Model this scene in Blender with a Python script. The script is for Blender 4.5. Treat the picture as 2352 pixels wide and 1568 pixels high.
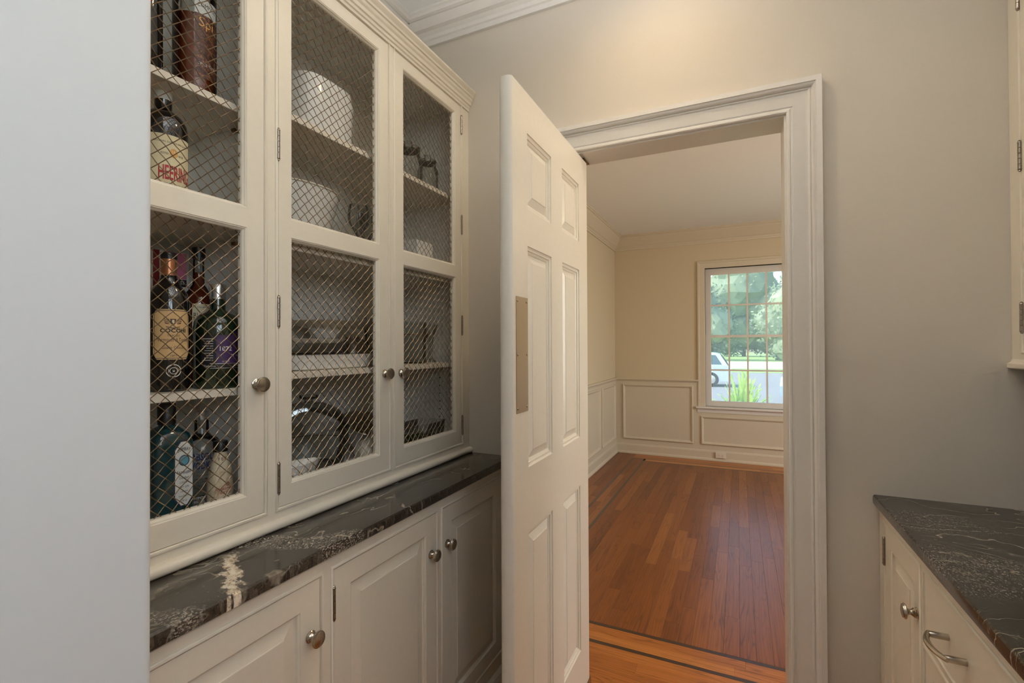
import bpy, bmesh, math, random
from mathutils import Vector, Matrix, noise
random.seed(7)
for o in list(bpy.data.objects): bpy.data.objects.remove(o)
S = bpy.context.scene
C = S.collection
PI = math.pi

# ------------------------------------------------------------------ camera, world, lights, exposure
EYE = 1.344
cam_data = bpy.data.cameras.new('camera'); cam = bpy.data.objects.new('camera', cam_data); C.objects.link(cam)
cam_data.sensor_width = 36; cam_data.lens = 1100 / 2352 * 36; cam_data.clip_start = 0.02; cam_data.clip_end = 400
ya, pa, ra = math.radians(25.3), math.radians(.45), math.radians(-.25)
Fv = Vector((-math.sin(ya) * math.cos(pa), math.cos(ya) * math.cos(pa), math.sin(pa)))
Rv = Vector((math.cos(ya), math.sin(ya), 0)); Uv = Rv.cross(Fv)
R2 = Rv * math.cos(ra) + Uv * math.sin(ra); U2 = Uv * math.cos(ra) - Rv * math.sin(ra)
M = Matrix((R2, U2, -Fv)).transposed().to_4x4(); M.translation = (0, 0, EYE)
cam.matrix_world = M
S.camera = cam

w = bpy.data.worlds.new('world'); S.world = w; w.use_nodes = True
bg = w.node_tree.nodes['Background']
sky = w.node_tree.nodes.new('ShaderNodeTexSky'); sky.sky_type = 'NISHITA'; sky.sun_disc = False; S.cycles.use_light_tree = False; S.cycles.max_bounces = 6; S.cycles.diffuse_bounces = 4; S.cycles.glossy_bounces = 2; S.cycles.transmission_bounces = 2; S.cycles.transparent_max_bounces = 8; S.cycles.caustics_reflective = False; S.cycles.caustics_refractive = False
sky.sun_elevation = math.radians(48); sky.sun_rotation = math.radians(250); sky.air_density = 1.2; sky.dust_density = 2.0
w.node_tree.links.new(sky.outputs[0], bg.inputs[0]); bg.inputs[1].default_value = 0.6

def light(name, kind, loc, direction, energy, color, **kw):
    d = bpy.data.lights.new(name, kind); d.energy = energy; d.color = color
    for k, v in kw.items(): setattr(d, k, v)
    o = bpy.data.objects.new(name, d); C.objects.link(o); o.location = loc
    o.rotation_euler = Vector(direction).to_track_quat('-Z', 'Y').to_euler()
    return o
COOL = (.80, .90, 1.0); WARM = (1.0, .80, .56)
light('sun', 'SUN', (0, 0, 30), (.75, .12, -.75), 6.0, (1, .95, .86), angle=math.radians(2))
# daylight through the kitchen window behind the camera and the second dining room window (both built below)
light('kitchen_window_daylight', 'AREA', (1.12, -.375, 2.10), (-1, 0, -.04), 12.5, (.95, .975, .97), shape='RECTANGLE', size=1.12, size_y=.84)
# the photographer's flash beside the camera, turned up and bounced off the ceiling
light('bounced_flash', 'SPOT', (.10, -.10, 1.62), (-.14, .42, 1), 245, (.97, .965, .945), spot_size=math.radians(92), spot_blend=.8, shadow_soft_size=.04)
light('dining_window_daylight', 'AREA', (2.80, 3.95, 1.5), (-1, 0, -.1), 46, (1.0, .98, .92), shape='RECTANGLE', size=1.5, size_y=1.45)
S.view_settings.view_transform = 'Standard'; S.view_settings.look = 'None'
S.view_settings.gamma = 1; S.view_settings.use_curve_mapping = False
S.view_settings.exposure = 0.0

# ------------------------------------------------------------------ materials
def srgb(r, g, b):
    f = lambda c: (c / 255 / 12.92) if c / 255 <= .04045 else ((c / 255 + .055) / 1.055) ** 2.4
    return (f(r), f(g), f(b), 1)
MATS = {}
class NT:
    def __init__(s, name):
        s.m = bpy.data.materials.new(name); s.m.use_nodes = True; s.t = s.m.node_tree; s.n = s.t.nodes
        s.b = s.n['Principled BSDF']; MATS[name] = s.m
    def new(s, typ, **kw):
        x = s.n.new(typ)
        for k, v in kw.items(): setattr(x, k, v)
        return x
    def link(s, a, b): s.t.links.new(a, b)
    def mixc(s, fac, a, b, blend='MIX'):
        x = s.n.new('ShaderNodeMix'); x.data_type = 'RGBA'; x.blend_type = blend
        for i, v in ((0, fac), (6, a), (7, b)):
            if hasattr(v, 'links'): s.link(v, x.inputs[i])
            else: x.inputs[i].default_value = v
        return x.outputs[2]
    def math(s, op, a, b=0.0, clamp=False):
        x = s.n.new('ShaderNodeMath'); x.operation = op; x.use_clamp = clamp
        for i, v in ((0, a), (1, b)):
            if hasattr(v, 'links'): s.link(v, x.inputs[i])
            else: x.inputs[i].default_value = v
        return x.outputs[0]
    def pos(s): return s.n.new('ShaderNodeNewGeometry').outputs['Position']
    def mapping(s, vec, scale=(1, 1, 1), rot=(0, 0, 0), loc=(0, 0, 0)):
        x = s.n.new('ShaderNodeMapping'); s.link(vec, x.inputs[0])
        x.inputs[1].default_value = loc; x.inputs[2].default_value = rot; x.inputs[3].default_value = scale
        return x.outputs[0]
    def noise(s, vec, scale, detail=3, rough=.55, dist=0.0):
        x = s.n.new('ShaderNodeTexNoise'); s.link(vec, x.inputs['Vector'])
        x.inputs['Scale'].default_value = scale; x.inputs['Detail'].default_value = detail
        x.inputs['Roughness'].default_value = rough; x.inputs['Distortion'].default_value = dist
        return x.outputs['Fac']
    def ramp(s, fac, stops):
        x = s.n.new('ShaderNodeValToRGB'); s.link(fac, x.inputs[0]); e = x.color_ramp.elements
        while len(e) < len(stops): e.new(.5)
        for i, (p, c) in enumerate(stops):
            e[i].position = p; e[i].color = c if len(c) == 4 else (*c, 1)
        return x.outputs[0]
    def bump(s, h, strength, dist=.002):
        x = s.n.new('ShaderNodeBump'); x.inputs['Strength'].default_value = strength; x.inputs['Distance'].default_value = dist
        s.link(h, x.inputs['Height']); s.link(x.outputs[0], s.b.inputs['Normal'])

def paint(name, col, rough=.45, grain=.03, bump=.06, scale=60):
    t = NT(name); n = t.noise(t.pos(), scale, 2)
    dark = tuple(c * (1 - grain * 2) for c in col[:3]) + (1,)
    t.link(t.mixc(n, dark, col), t.b.inputs['Base Color'])
    t.b.inputs['Roughness'].default_value = rough
    pass
    return t.m
def plain(name, col, rough=.4, metal=0.0, coat=0.0, **kw):
    t = NT(name); b = t.b
    n = t.noise(t.pos(), 40, 2)
    t.link(t.mixc(n, tuple(c * .93 for c in col[:3]) + (1,), col), b.inputs['Base Color'])
    b.inputs['Roughness'].default_value = rough; b.inputs['Metallic'].default_value = metal; b.inputs['Coat Weight'].default_value = coat
    for k, v in kw.items(): b.inputs[k].default_value = v
    return t.m
paint('cabinet_cream', srgb(238, 228, 210), .38)
paint('trim_white', srgb(230, 226, 220), .3)
paint('door_white', srgb(236, 229, 216), .33)
paint('wall_greige', srgb(212, 203, 190), .8, .02, .12, 180)
paint('near_wall_white', srgb(224, 226, 226), .7, .01, .05, 120)
paint('dining_wall', srgb(212, 198, 170), .8, .02, .1, 180)
paint('ceiling_white', srgb(242, 242, 240), .85, .01, .08, 90)
paint('cabinet_interior', srgb(243, 240, 232), .5)
paint('wainscot_cream', srgb(214, 203, 182), .4)
plain('nickel', (.50, .45, .38, 1), .22, 1.0)
plain('steel_plate', (.60, .52, .43, 1), .24, 1.0)
plain('hinge_metal', (.34, .29, .24, 1), .3, 1.0)
plain('bronze', (.26, .17, .10, 1), .4, 1.0)
plain('wire_bronze', (.26, .185, .115, 1), .36, 1.0)
plain('china', srgb(236, 234, 228), .18, 0, .3)
plain('china_tan', srgb(222, 214, 198), .3)
plain('dark_glaze', srgb(66, 58, 46), .3)
plain('black_glass', (.006, .005, .005, 1), .06, 0, .5)
plain('green_glass', (.008, .02, .008, 1), .06, 0, .5)
plain('red_liquid', (.12, .012, .004, 1), .08, 0, .4)
plain('amber_liquid', (.20, .035, .008, 1), .08, 0, .4)
plain('blue_glass', (.006, .036, .042, 1), .05, 0, .5)
plain('black_plastic', (.008, .008, .008, 1), .35)
plain('copper_foil', (.46, .19, .09, 1), .3, .7)
plain('silver_cap', (.7, .7, .7, 1), .25, .9)
plain('label_cream', srgb(232, 218, 178), .6)
plain('label_tan', srgb(222, 184, 128), .6)
plain('label_white', srgb(226, 226, 220), .6)
plain('label_purple', srgb(64, 36, 84), .5)
plain('label_black', srgb(20, 18, 20), .5)
plain('print_red', srgb(170, 30, 36), .6)
plain('print_black', srgb(20, 16, 16), .6)
plain('print_blue', srgb(24, 34, 96), .6)
plain('print_white', srgb(225, 222, 215), .6)
plain('print_gold', srgb(226, 170, 96), .5)
plain('print_navy', srgb(44, 52, 70), .6)
plain('print_teal', srgb(90, 150, 170), .6)
plain('print_brown', srgb(80, 48, 40), .6)
plain('carton_pink', srgb(196, 110, 138), .5)
plain('carton_yellow', srgb(206, 190, 50), .5)
plain('carton_green', srgb(40, 120, 84), .5)
plain('carton_red', srgb(120, 26, 32), .5)
plain('outlet_white', srgb(232, 222, 206), .4)
plain('car_silver', srgb(206, 216, 226), .2, .3, .6)
plain('car_blue', srgb(150, 172, 200), .2, .3, .6)
plain('car_glass', srgb(70, 90, 96), .08, 0, .5)
plain('tyre', (.02, .02, .02, 1), .8)
plain('asphalt', srgb(124, 126, 130), .9)
plain('concrete', srgb(240, 236, 226), .9)
plain('bark', srgb(96, 84, 70), .9)
plain('shade_lamp', srgb(236, 226, 206), .6)

def foliage(name, a, b):
    t = NT(name); oi = t.new('ShaderNodeNewGeometry')
    t.link(t.mixc(oi.outputs['Random Per Island'], a, b), t.b.inputs['Base Color']); t.b.inputs['Roughness'].default_value = .6
    tr = t.new('ShaderNodeBsdfTranslucent'); tr.inputs[0].default_value = b
    mx = t.new('ShaderNodeMixShader'); mx.inputs[0].default_value = .3
    t.link(t.b.outputs[0], mx.inputs[1]); t.link(tr.outputs[0], mx.inputs[2])
    t.link(mx.outputs[0], t.n['Material Output'].inputs[0]); return t.m
foliage('leaf_dark', srgb(78, 96, 76), srgb(140, 158, 128))
foliage('leaf_mid', srgb(104, 122, 98), srgb(170, 184, 150))
foliage('leaf_bright', srgb(120, 164, 60), srgb(196, 220, 120))
t = NT('grass'); n = t.noise(t.pos(), 3, 4)
t.link(t.mixc(n, srgb(110, 140, 76), srgb(150, 176, 104)), t.b.inputs['Base Color']); t.b.inputs['Roughness'].default_value = .9

def thin_glass(name, tint, ior=1.45, haze=0.0, haze_col=(.8, .85, .85, 1)):
    t = NT(name); n = t.n
    fr = t.new('ShaderNodeFresnel'); fr.inputs[0].default_value = ior
    tr = t.new('ShaderNodeBsdfTransparent'); tr.inputs[0].default_value = tint
    gl = t.new('ShaderNodeBsdfGlossy'); gl.inputs['Roughness'].default_value = .03
    mx = t.new('ShaderNodeMixShader'); t.link(fr.outputs[0], mx.inputs[0]); t.link(tr.outputs[0], mx.inputs[1]); t.link(gl.outputs[0], mx.inputs[2])
    out = mx.outputs[0]
    if haze:
        d = t.new('ShaderNodeBsdfTranslucent'); d.inputs[0].default_value = haze_col
        m2 = t.new('ShaderNodeMixShader'); m2.inputs[0].default_value = haze
        t.link(out, m2.inputs[1]); t.link(d.outputs[0], m2.inputs[2]); out = m2.outputs[0]
    t.link(out, n['Material Output'].inputs[0]); return t.m
thin_glass('clear_glass', (.93, .95, .94, 1), 1.5)
thin_glass('dish_glass', (.95, .965, .955, 1), 1.32, .10, (.92, .92, .90, 1))
thin_glass('window_glass', (.93, .96, .95, 1), 1.35, .11, (.86, .9, .9, 1))

# oak strip flooring: colour differs from strip to strip, grain runs along the strip
def wood(name, axis):
    t = NT(name); oi = t.new('ShaderNodeObjectInfo'); rnd = oi.outputs['Random']
    sc = (22, 1.3, 1) if axis == 'y' else (1.3, 22, 1)
    add = t.new('ShaderNodeVectorMath', operation='ADD'); comb = t.new('ShaderNodeCombineXYZ')
    for i in range(3): t.link(t.math('MULTIPLY', rnd, 37.0 + 11 * i), comb.inputs[i])
    t.link(t.pos(), add.inputs[0]); t.link(comb.outputs[0], add.inputs[1])
    v = t.mapping(add.outputs[0], sc)
    big = t.noise(v, 1.0, 4, .6, 1.2)
    wv = t.new('ShaderNodeTexWave', wave_type='BANDS', bands_direction='X' if axis == 'y' else 'Y')
    t.link(t.mapping(add.outputs[0], (26, 1.6, 1) if axis == 'y' else (1.6, 26, 1)), wv.inputs[0])
    wv.inputs['Scale'].default_value = .9; wv.inputs['Distortion'].default_value = 9; wv.inputs['Detail'].default_value = 3; wv.inputs['Detail Scale'].default_value = 1.4
    base = t.ramp(rnd, [(0, srgb(168, 98, 42)), (.4, srgb(182, 110, 48)), (.8, srgb(192, 120, 54)), (1, srgb(204, 134, 66))] if axis == 'x' else [(0, srgb(118, 64, 24)), (.3, srgb(134, 75, 30)), (.75, srgb(142, 82, 34)), (1, srgb(166, 104, 50))])
    c = t.mixc(t.math('MULTIPLY', wv.outputs['Fac'], .34), base, t.mixc(.62, base, srgb(70, 30, 10)))
    c = t.mixc(t.math('MULTIPLY', t.math('SUBTRACT', big, .45, True), 1.4, True), c, t.mixc(.6, c, srgb(58, 24, 8)))
    nf = t.noise(t.mapping(add.outputs[0], (15, 1.1, 1) if axis == 'y' else (1.1, 15, 1)), 1.0, 2, .45, .7)
    rg = t.math('ABSOLUTE', t.math('SUBTRACT', t.math('FRACT', t.math('MULTIPLY', nf, 10.0)), .5))
    gl = t.math('MULTIPLY', t.math('SUBTRACT', 1.0, t.math('MULTIPLY', rg, 5.0), True), t.math('MULTIPLY', t.math('SUBTRACT', t.noise(add.outputs[0], 3.5, 2), .36, True), 3.0, True))
    c = t.mixc(t.math('MULTIPLY', gl, .8), c, t.mixc(.75, c, srgb(52, 22, 8)))
    t.link(c, t.b.inputs['Base Color']); t.b.inputs['Roughness'].default_value = .34
    t.b.inputs['Specular IOR Level'].default_value = .34; t.b.inputs['Coat Weight'].default_value = .12; t.b.inputs['Coat Roughness'].default_value = .2
    t.bump(big, .05, .0006); return t.m
wood('oak_y', 'y'); wood('oak_x', 'x')
plain('inlay_dark', srgb(62, 40, 26), .3, 0, .3)
plain('joint_dark', srgb(60, 34, 18), .7)

# dark polished granite: fine flowing light veins, grey speckled drifts, one broad chalk-white vein
def granite(name, sc_top, rot, thr, vein_y=None, dark=1.0, sharp=13.0):
    t = NT(name); p = t.pos()
    warp = t.new('ShaderNodeTexNoise'); t.link(p, warp.inputs['Vector']); warp.inputs['Scale'].default_value = 5.0; warp.inputs['Detail'].default_value = 5
    sub = t.new('ShaderNodeVectorMath', operation='SUBTRACT'); t.link(warp.outputs['Color'], sub.inputs[0]); sub.inputs[1].default_value = (.5, .5, .5)
    sc = t.new('ShaderNodeVectorMath', operation='SCALE'); t.link(sub.outputs[0], sc.inputs[0]); sc.inputs['Scale'].default_value = .20
    ad = t.new('ShaderNodeVectorMath', operation='ADD'); t.link(p, ad.inputs[0]); t.link(sc.outputs[0], ad.inputs[1])
    flow = t.mapping(ad.outputs[0], sc_top, (0, 0, rot))
    n1 = t.noise(flow, 1.0, 3, .5)
    def lines(n, k, sharp):
        ridge = t.math('ABSOLUTE', t.math('SUBTRACT', t.math('FRACT', t.math('MULTIPLY', n, k)), .5))
        return t.math('SUBTRACT', 1.0, t.math('MULTIPLY', ridge, sharp), True)
    brk = t.math('MULTIPLY', t.math('SUBTRACT', t.noise(p, 9, 4, .6), thr, True), 5.0, True)
    vein = t.math('MULTIPLY', lines(n1, 9.0, sharp), brk)
    fine = t.math('MULTIPLY', lines(n1, 26.0, 7.0), t.math('MULTIPLY', t.math('SUBTRACT', t.noise(p, 14, 3), .5, True), 5.0, True))
    drift = t.math('MULTIPLY', t.math('SUBTRACT', t.noise(flow, .42, 3, .5), .57, True), 9.0, True)
    sp = t.math('MULTIPLY', t.math('SUBTRACT', t.noise(t.mapping(p, (1, .6, 1), (0, 0, .5)), 330, 2, .7), .50, True), 7.0, True)
    base = t.mixc(t.noise(flow, .9, 4), (.014 * dark, .011 * dark, .008 * dark, 1), (.050 * dark, .040 * dark, .030 * dark, 1))
    # sawn front edge: the layers show as upright bands
    nz = t.new('ShaderNodeSeparateXYZ'); t.link(t.new('ShaderNodeNewGeometry').outputs['Normal'], nz.inputs[0])
    edge = t.math('SUBTRACT', 1.0, t.math('MULTIPLY', t.math('ABSOLUTE', nz.outputs[2]), 1.6), True)
    bandn = t.noise(t.mapping(p, (6, 34, 5)), 1.6, 4, .65, .6)
    bands = t.ramp(bandn, [(.32, (.008, .006, .005, 1)), (.46, (.05, .034, .024, 1)), (.55, (.012, .009, .007, 1)), (.62, (.09, .066, .05, 1)), (.72, (.02, .015, .012, 1))])
    c = t.mixc(edge, base, bands)
    c = t.mixc(t.math('MULTIPLY', t.math('MULTIPLY', drift, sp), .45 if vein_y is None else .12), c, srgb(176, 166, 150))
    c = t.mixc(t.math('MULTIPLY', fine, .34), c, srgb(176, 160, 134))
    c = t.mixc(t.math('MULTIPLY', vein, .62), c, srgb(206, 192, 170))
    if vein_y is not None:
        sx = t.new('ShaderNodeSeparateXYZ'); t.link(p, sx.inputs[0])
        wob = t.math('MULTIPLY', t.math('SUBTRACT', t.noise(t.mapping(p, (1, 1, 0)), 34, 5, .75), .5), .085)
        line = t.math('ADD', t.math('ADD', t.math('MULTIPLY', sx.outputs[0], -.60), vein_y - .512), wob)
        dist = t.math('ABSOLUTE', t.math('SUBTRACT', sx.outputs[1], line))
        wid = t.math('MULTIPLY', t.noise(p, 40, 3), .022)
        big = t.math('SUBTRACT', 1.0, t.math('MULTIPLY', t.math('SUBTRACT', dist, wid, True), 160.0), True)
        blot = t.ramp(t.noise(p, 85, 5, .75), [(.34, srgb(70, 52, 40)), (.45, srgb(206, 184, 156)), (.58, srgb(240, 228, 206)), (1, srgb(246, 240, 226))])
        front = t.math('MULTIPLY', t.math('SUBTRACT', sx.outputs[0], -.968, True), 25.0, True)
        c = t.mixc(t.math('MULTIPLY', big, front), c, blot)
        # speckled drift crossing the top beside the white vein
        wob2 = t.math('MULTIPLY', t.math('SUBTRACT', t.noise(t.mapping(p, (1, 1, 0)), 7, 3), .5), .16)
        for off, hw in ((.66, .034), (.335, .012)):
            l2 = t.math('ADD', t.math('ADD', t.math('MULTIPLY', sx.outputs[0], .55), vein_y + off), wob2)
            d2 = t.math('ABSOLUTE', t.math('SUBTRACT', sx.outputs[1], l2))
            band = t.math('SUBTRACT', 1.0, t.math('MULTIPLY', t.math('SUBTRACT', d2, hw, True), 50.0), True)
            c = t.mixc(t.math('MULTIPLY', t.math('MULTIPLY', band, sp), .75), c, srgb(190, 178, 160))
    t.link(c, t.b.inputs['Base Color']); t.b.inputs['Roughness'].default_value = .14
    t.b.inputs['Coat Weight'].default_value = .15; t.b.inputs['Coat Roughness'].default_value = .05
    return t.m
granite('granite_left', (7, 3.2, .5), .35, .42, .585); granite('granite_right', (2.0, 7, .5), -.30, .38, None, .55, 24.0)
t = NT('paper_wrap'); n = t.noise(t.pos(), 55, 4, .7)
t.link(t.ramp(n, [(.3, srgb(196, 164, 116)), (.52, srgb(232, 214, 178)), (.8, srgb(244, 232, 206))]), t.b.inputs['Base Color']); t.bump(n, .8, .004); t.b.inputs['Roughness'].default_value = .6
t = NT('label_mottled'); n = t.noise(t.pos(), 130, 4, .75)
t.link(t.ramp(n, [(.36, srgb(28, 14, 10)), (.52, srgb(84, 42, 26)), (.62, srgb(150, 96, 62)), (.75, srgb(196, 160, 124))]), t.b.inputs['Base Color'])
t = NT('lamp_glow'); t.b.inputs['Emission Color'].default_value = (*WARM, 1); t.b.inputs['Emission Strength'].default_value = 6

# ------------------------------------------------------------------ geometry helpers
class MB:
    def __init__(s): s.v = []; s.f = []
    def add(s, vs, fs):
        k = len(s.v); s.v += [tuple(v) for v in vs]; s.f += [tuple(i + k for i in f) for f in fs]; return s
    def box(s, x0, x1, y0, y1, z0, z1, bev=0.0):
        if bev:
            bm = bmesh.new(); bmesh.ops.create_cube(bm, size=1)
            for v in bm.verts:
                v.co = Vector((x0 + (v.co.x + .5) * (x1 - x0), y0 + (v.co.y + .5) * (y1 - y0), z0 + (v.co.z + .5) * (z1 - z0)))
            bmesh.ops.bevel(bm, geom=bm.edges[:], offset=bev, segments=2, affect='EDGES', profile=.5)
            bm.verts.index_update(); s.add([v.co[:] for v in bm.verts], [[v.index for v in f.verts] for f in bm.faces]); bm.free(); return s
        return s.add([(x0, y0, z0), (x1, y0, z0), (x1, y1, z0), (x0, y1, z0), (x0, y0, z1), (x1, y0, z1), (x1, y1, z1), (x0, y1, z1)],
                     [(0, 3, 2, 1), (4, 5, 6, 7), (0, 1, 5, 4), (1, 2, 6, 5), (2, 3, 7, 6), (3, 0, 4, 7)])
    def ring(s, P, a0, a1, b0, b1, prof, cap=False, sides=(0, 1, 2, 3)):
        """moulding profile [(inset, height), ...] run round a rectangle with mitred corners"""
        vs = []
        for d, h in prof: vs += [P(a0 + d, b0 + d, h), P(a1 - d, b0 + d, h), P(a1 - d, b1 - d, h), P(a0 + d, b1 - d, h)]
        fs = []
        for i in range(len(prof) - 1):
            for k in sides: fs.append((i * 4 + k, i * 4 + (k + 1) % 4, i * 4 + 4 + (k + 1) % 4, i * 4 + 4 + k))
        if cap: n = len(prof) * 4; fs.append((n - 4, n - 3, n - 2, n - 1))
        return s.add(vs, fs)
    def portal(s, P, a0, a1, b0, b1, prof):
        """casing profile [(outset, height), ...] up one side of an opening, over and down"""
        vs = []
        for d, h in prof: vs += [P(a0 - d, b0, h), P(a0 - d, b1 + d, h), P(a1 + d, b1 + d, h), P(a1 + d, b0, h)]
        fs = [(i * 4 + k, i * 4 + k + 1, i * 4 + 5 + k, i * 4 + 4 + k) for i in range(len(prof) - 1) for k in range(3)]
        return s.add(vs, fs)
    def run(s, P, prof, t0, t1, close=True):
        """profile [(p, q), ...] extruded from t0 to t1; P(p, q, t) -> point"""
        n = len(prof); vs = [P(p, q, t0) for p, q in prof] + [P(p, q, t1) for p, q in prof]
        fs = [(i, (i + 1) % n, n + (i + 1) % n, n + i) for i in range(n if close else n - 1)]
        if close: fs += [tuple(range(n)), tuple(range(2 * n - 1, n - 1, -1))]
        return s.add(vs, fs)
    def lathe(s, prof, c=(0, 0, 0), axis=(0, 0, 1), seg=20, sx=1.0, sy=1.0, caps=True):
        q = Vector((0, 0, 1)).rotation_difference(Vector(axis)); vs = []; c = Vector(c)
        for r, z in prof:
            for k in range(seg):
                a = 2 * PI * k / seg; vs.append(c + q @ Vector((r * math.cos(a) * sx, r * math.sin(a) * sy, z)))
        fs = [(i * seg + k, i * seg + (k + 1) % seg, (i + 1) * seg + (k + 1) % seg, (i + 1) * seg + k) for i in range(len(prof) - 1) for k in range(seg)]
        if caps: fs += [tuple(range(seg - 1, -1, -1)), tuple(range((len(prof) - 1) * seg, len(prof) * seg))]
        return s.add(vs, fs)
    def tube(s, pts, r, seg=8, flat=1.0):
        pts = [Vector(p) for p in pts]; vs = []; n = len(pts); up = None
        for i, p in enumerate(pts):
            t = (pts[min(i + 1, n - 1)] - pts[max(i - 1, 0)]).normalized()
            if up is None: up = t.orthogonal().normalized()
            up = (up - t * up.dot(t)).normalized(); sd = t.cross(up)
            rr = r[i] if isinstance(r, (list, tuple)) else r
            for k in range(seg):
                a = 2 * PI * k / seg; vs.append(p + up * math.cos(a) * rr + sd * math.sin(a) * rr * flat)
        fs = [(i * seg + k, i * seg + (k + 1) % seg, (i + 1) * seg + (k + 1) % seg, (i + 1) * seg + k) for i in range(n - 1) for k in range(seg)]
        fs += [tuple(range(seg - 1, -1, -1)), tuple(range((n - 1) * seg, n * seg))]
        return s.add(vs, fs)
    def prism(s, P, pts, h0, h1):
        n = len(pts); vs = [P(a, b, h0) for a, b in pts] + [P(a, b, h1) for a, b in pts]
        return s.add(vs, [(i, (i + 1) % n, n + (i + 1) % n, n + i) for i in range(n)] + [tuple(range(n - 1, -1, -1)), tuple(range(n, 2 * n))])
    def mesh(s, name, mat, smooth=False):
        me = bpy.data.meshes.new(name); me.from_pydata(s.v, [], s.f); me.materials.append(MATS[mat])
        bm = bmesh.new(); bm.from_mesh(me); bmesh.ops.recalc_face_normals(bm, faces=bm.faces); bm.to_mesh(me); bm.free()
        if smooth:
            for p in me.polygons: p.use_smooth = True
            try: me.set_sharp_from_angle(angle=math.radians(38))
            except Exception: pass
        return me
    def build(s, name, mat, parent=None, smooth=False, label=None):
        o = bpy.data.objects.new(name, s.mesh(name, mat, smooth)); C.objects.link(o)
        if parent: o.parent = parent
        if label: o['label'] = label
        return o
def link_mesh(name, me, parent=None, loc=(0, 0, 0), scale=None, rotz=0):
    o = bpy.data.objects.new(name, me); C.objects.link(o); o.parent = parent; o.location = loc
    if scale: o.scale = scale
    o.rotation_euler[2] = rotz
    return o
def tag(o, label, cat, group=None):
    o['label'] = label; o['category'] = cat
    if group: o['group'] = group
    return o
def struct(o, label=None):
    o['kind'] = 'structure'
    if label: o['label'] = label
    return o
def empty(name, loc=(0, 0, 0), rotz=0):
    o = bpy.data.objects.new(name, None); C.objects.link(o); o.location = loc; o.rotation_euler[2] = rotz; o.empty_display_size = .05
    return o
def text_mesh(txt, size, width=None, bold=0.0, height=None):
    cu = bpy.data.curves.new('lettering', 'FONT'); cu.body = txt; cu.size = size; cu.align_x = 'CENTER'; cu.align_y = 'CENTER'; cu.offset = bold; cu.resolution_u = 2
    o = bpy.data.objects.new('lettering', cu); C.objects.link(o); dg = bpy.context.evaluated_depsgraph_get(); dg.update()
    me = bpy.data.meshes.new_from_object(o.evaluated_get(dg)); bpy.data.objects.remove(o); bpy.data.curves.remove(cu)
    vs = [v.co.copy() for v in me.vertices]; fs = [tuple(p.vertices) for p in me.polygons]; bpy.data.meshes.remove(me)
    if not vs: return [], []
    x0, x1 = min(v.x for v in vs), max(v.x for v in vs); y0, y1 = min(v.y for v in vs), max(v.y for v in vs)
    kx = width / (x1 - x0) if width else 1; ky = height / (y1 - y0) if height else 1
    return [((v.x - (x0 + x1) / 2) * kx, (v.y - (y0 + y1) / 2) * ky) for v in vs], fs

# ------------------------------------------------------------------ dimensions (metres)
D = 1.68            # pantry face of the back wall
D2 = 1.80           # dining room face of the same wall
CEIL = 2.705
XU = -.987          # face of the left wall cabinet
XL = -.812          # face of the left base cabinet
ZC = .914           # worktop height
WALLX = -1.30
OX0, OX1, OZ = -.562, .131, 2.040   # door opening
RX = .945           # right wall of the pantry
FY, LX, RXD = 6.03, -1.41, 2.62     # dining room

# ------------------------------------------------------------------ the setting
m = MB()
m.box(-1.45, OX0 - .018, D, D2, 0, CEIL).box(OX1 + .018, RXD + .1, D, D2, 0, CEIL).box(OX0 - .018, OX1 + .018, D, D2, OZ + .018, CEIL)
struct(m.build('wall_back', 'wall_greige'), 'greige wall with the doorway to the dining room')
struct(MB().box(WALLX - .12, WALLX, .30, D, 0, CEIL).build('wall_left', 'wall_greige'))
m = MB(); rr = .012; x1, y1 = -.5640, .30      # wall end beside the camera, rounded corner
pts = [(WALLX - .1, -3.0), (x1, -3.0)] + [(x1 - rr + rr * math.cos(a), y1 - rr + rr * math.sin(a)) for a in [k * PI / 16 for k in range(9)]] + [(WALLX - .1, y1)]
m.prism(lambda a, b, h: (a, b, h), pts, 0, CEIL)
struct(m.build('wall_near', 'near_wall_white', smooth=True), 'plain white wall end filling the left edge of the view')
KY0, KY1, KZ0, KZ1 = -.95, .20, 1.66, 2.54
m = MB().box(RX, RX + .12, -3.0, KY0, 0, CEIL).box(RX, RX + .12, KY1, D, 0, CEIL).box(RX, RX + .12, KY0, KY1, 0, KZ0).box(RX, RX + .12, KY0, KY1, KZ1, CEIL)
struct(m.build('wall_right', 'wall_greige'))
struct(MB().box(-1.45, RX + .12, -3.12, -3.0, 0, CEIL).build('wall_rear', 'wall_greige'))
kw = struct(MB().ring(lambda a, b, h: (RX - h, a, b), KY0 - .08, KY1 + .08, KZ0 - .08, KZ1 + .08, [(0, 0), (0, .02), (.07, .014), (.08, 0), (.08, -.11)]).build('window_3', 'trim_white'))
for k in range(1, 3): MB().box(RX + .03, RX + .06, KY0 + (KY1 - KY0) * k / 3 - .012, KY0 + (KY1 - KY0) * k / 3 + .012, KZ0, KZ1).build('mullion', 'trim_white', kw)
m = MB().box(-1.45, RX + .12, -3.1, D, CEIL, CEIL + .1)
struct(m.build('ceiling', 'ceiling_white'))
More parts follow.
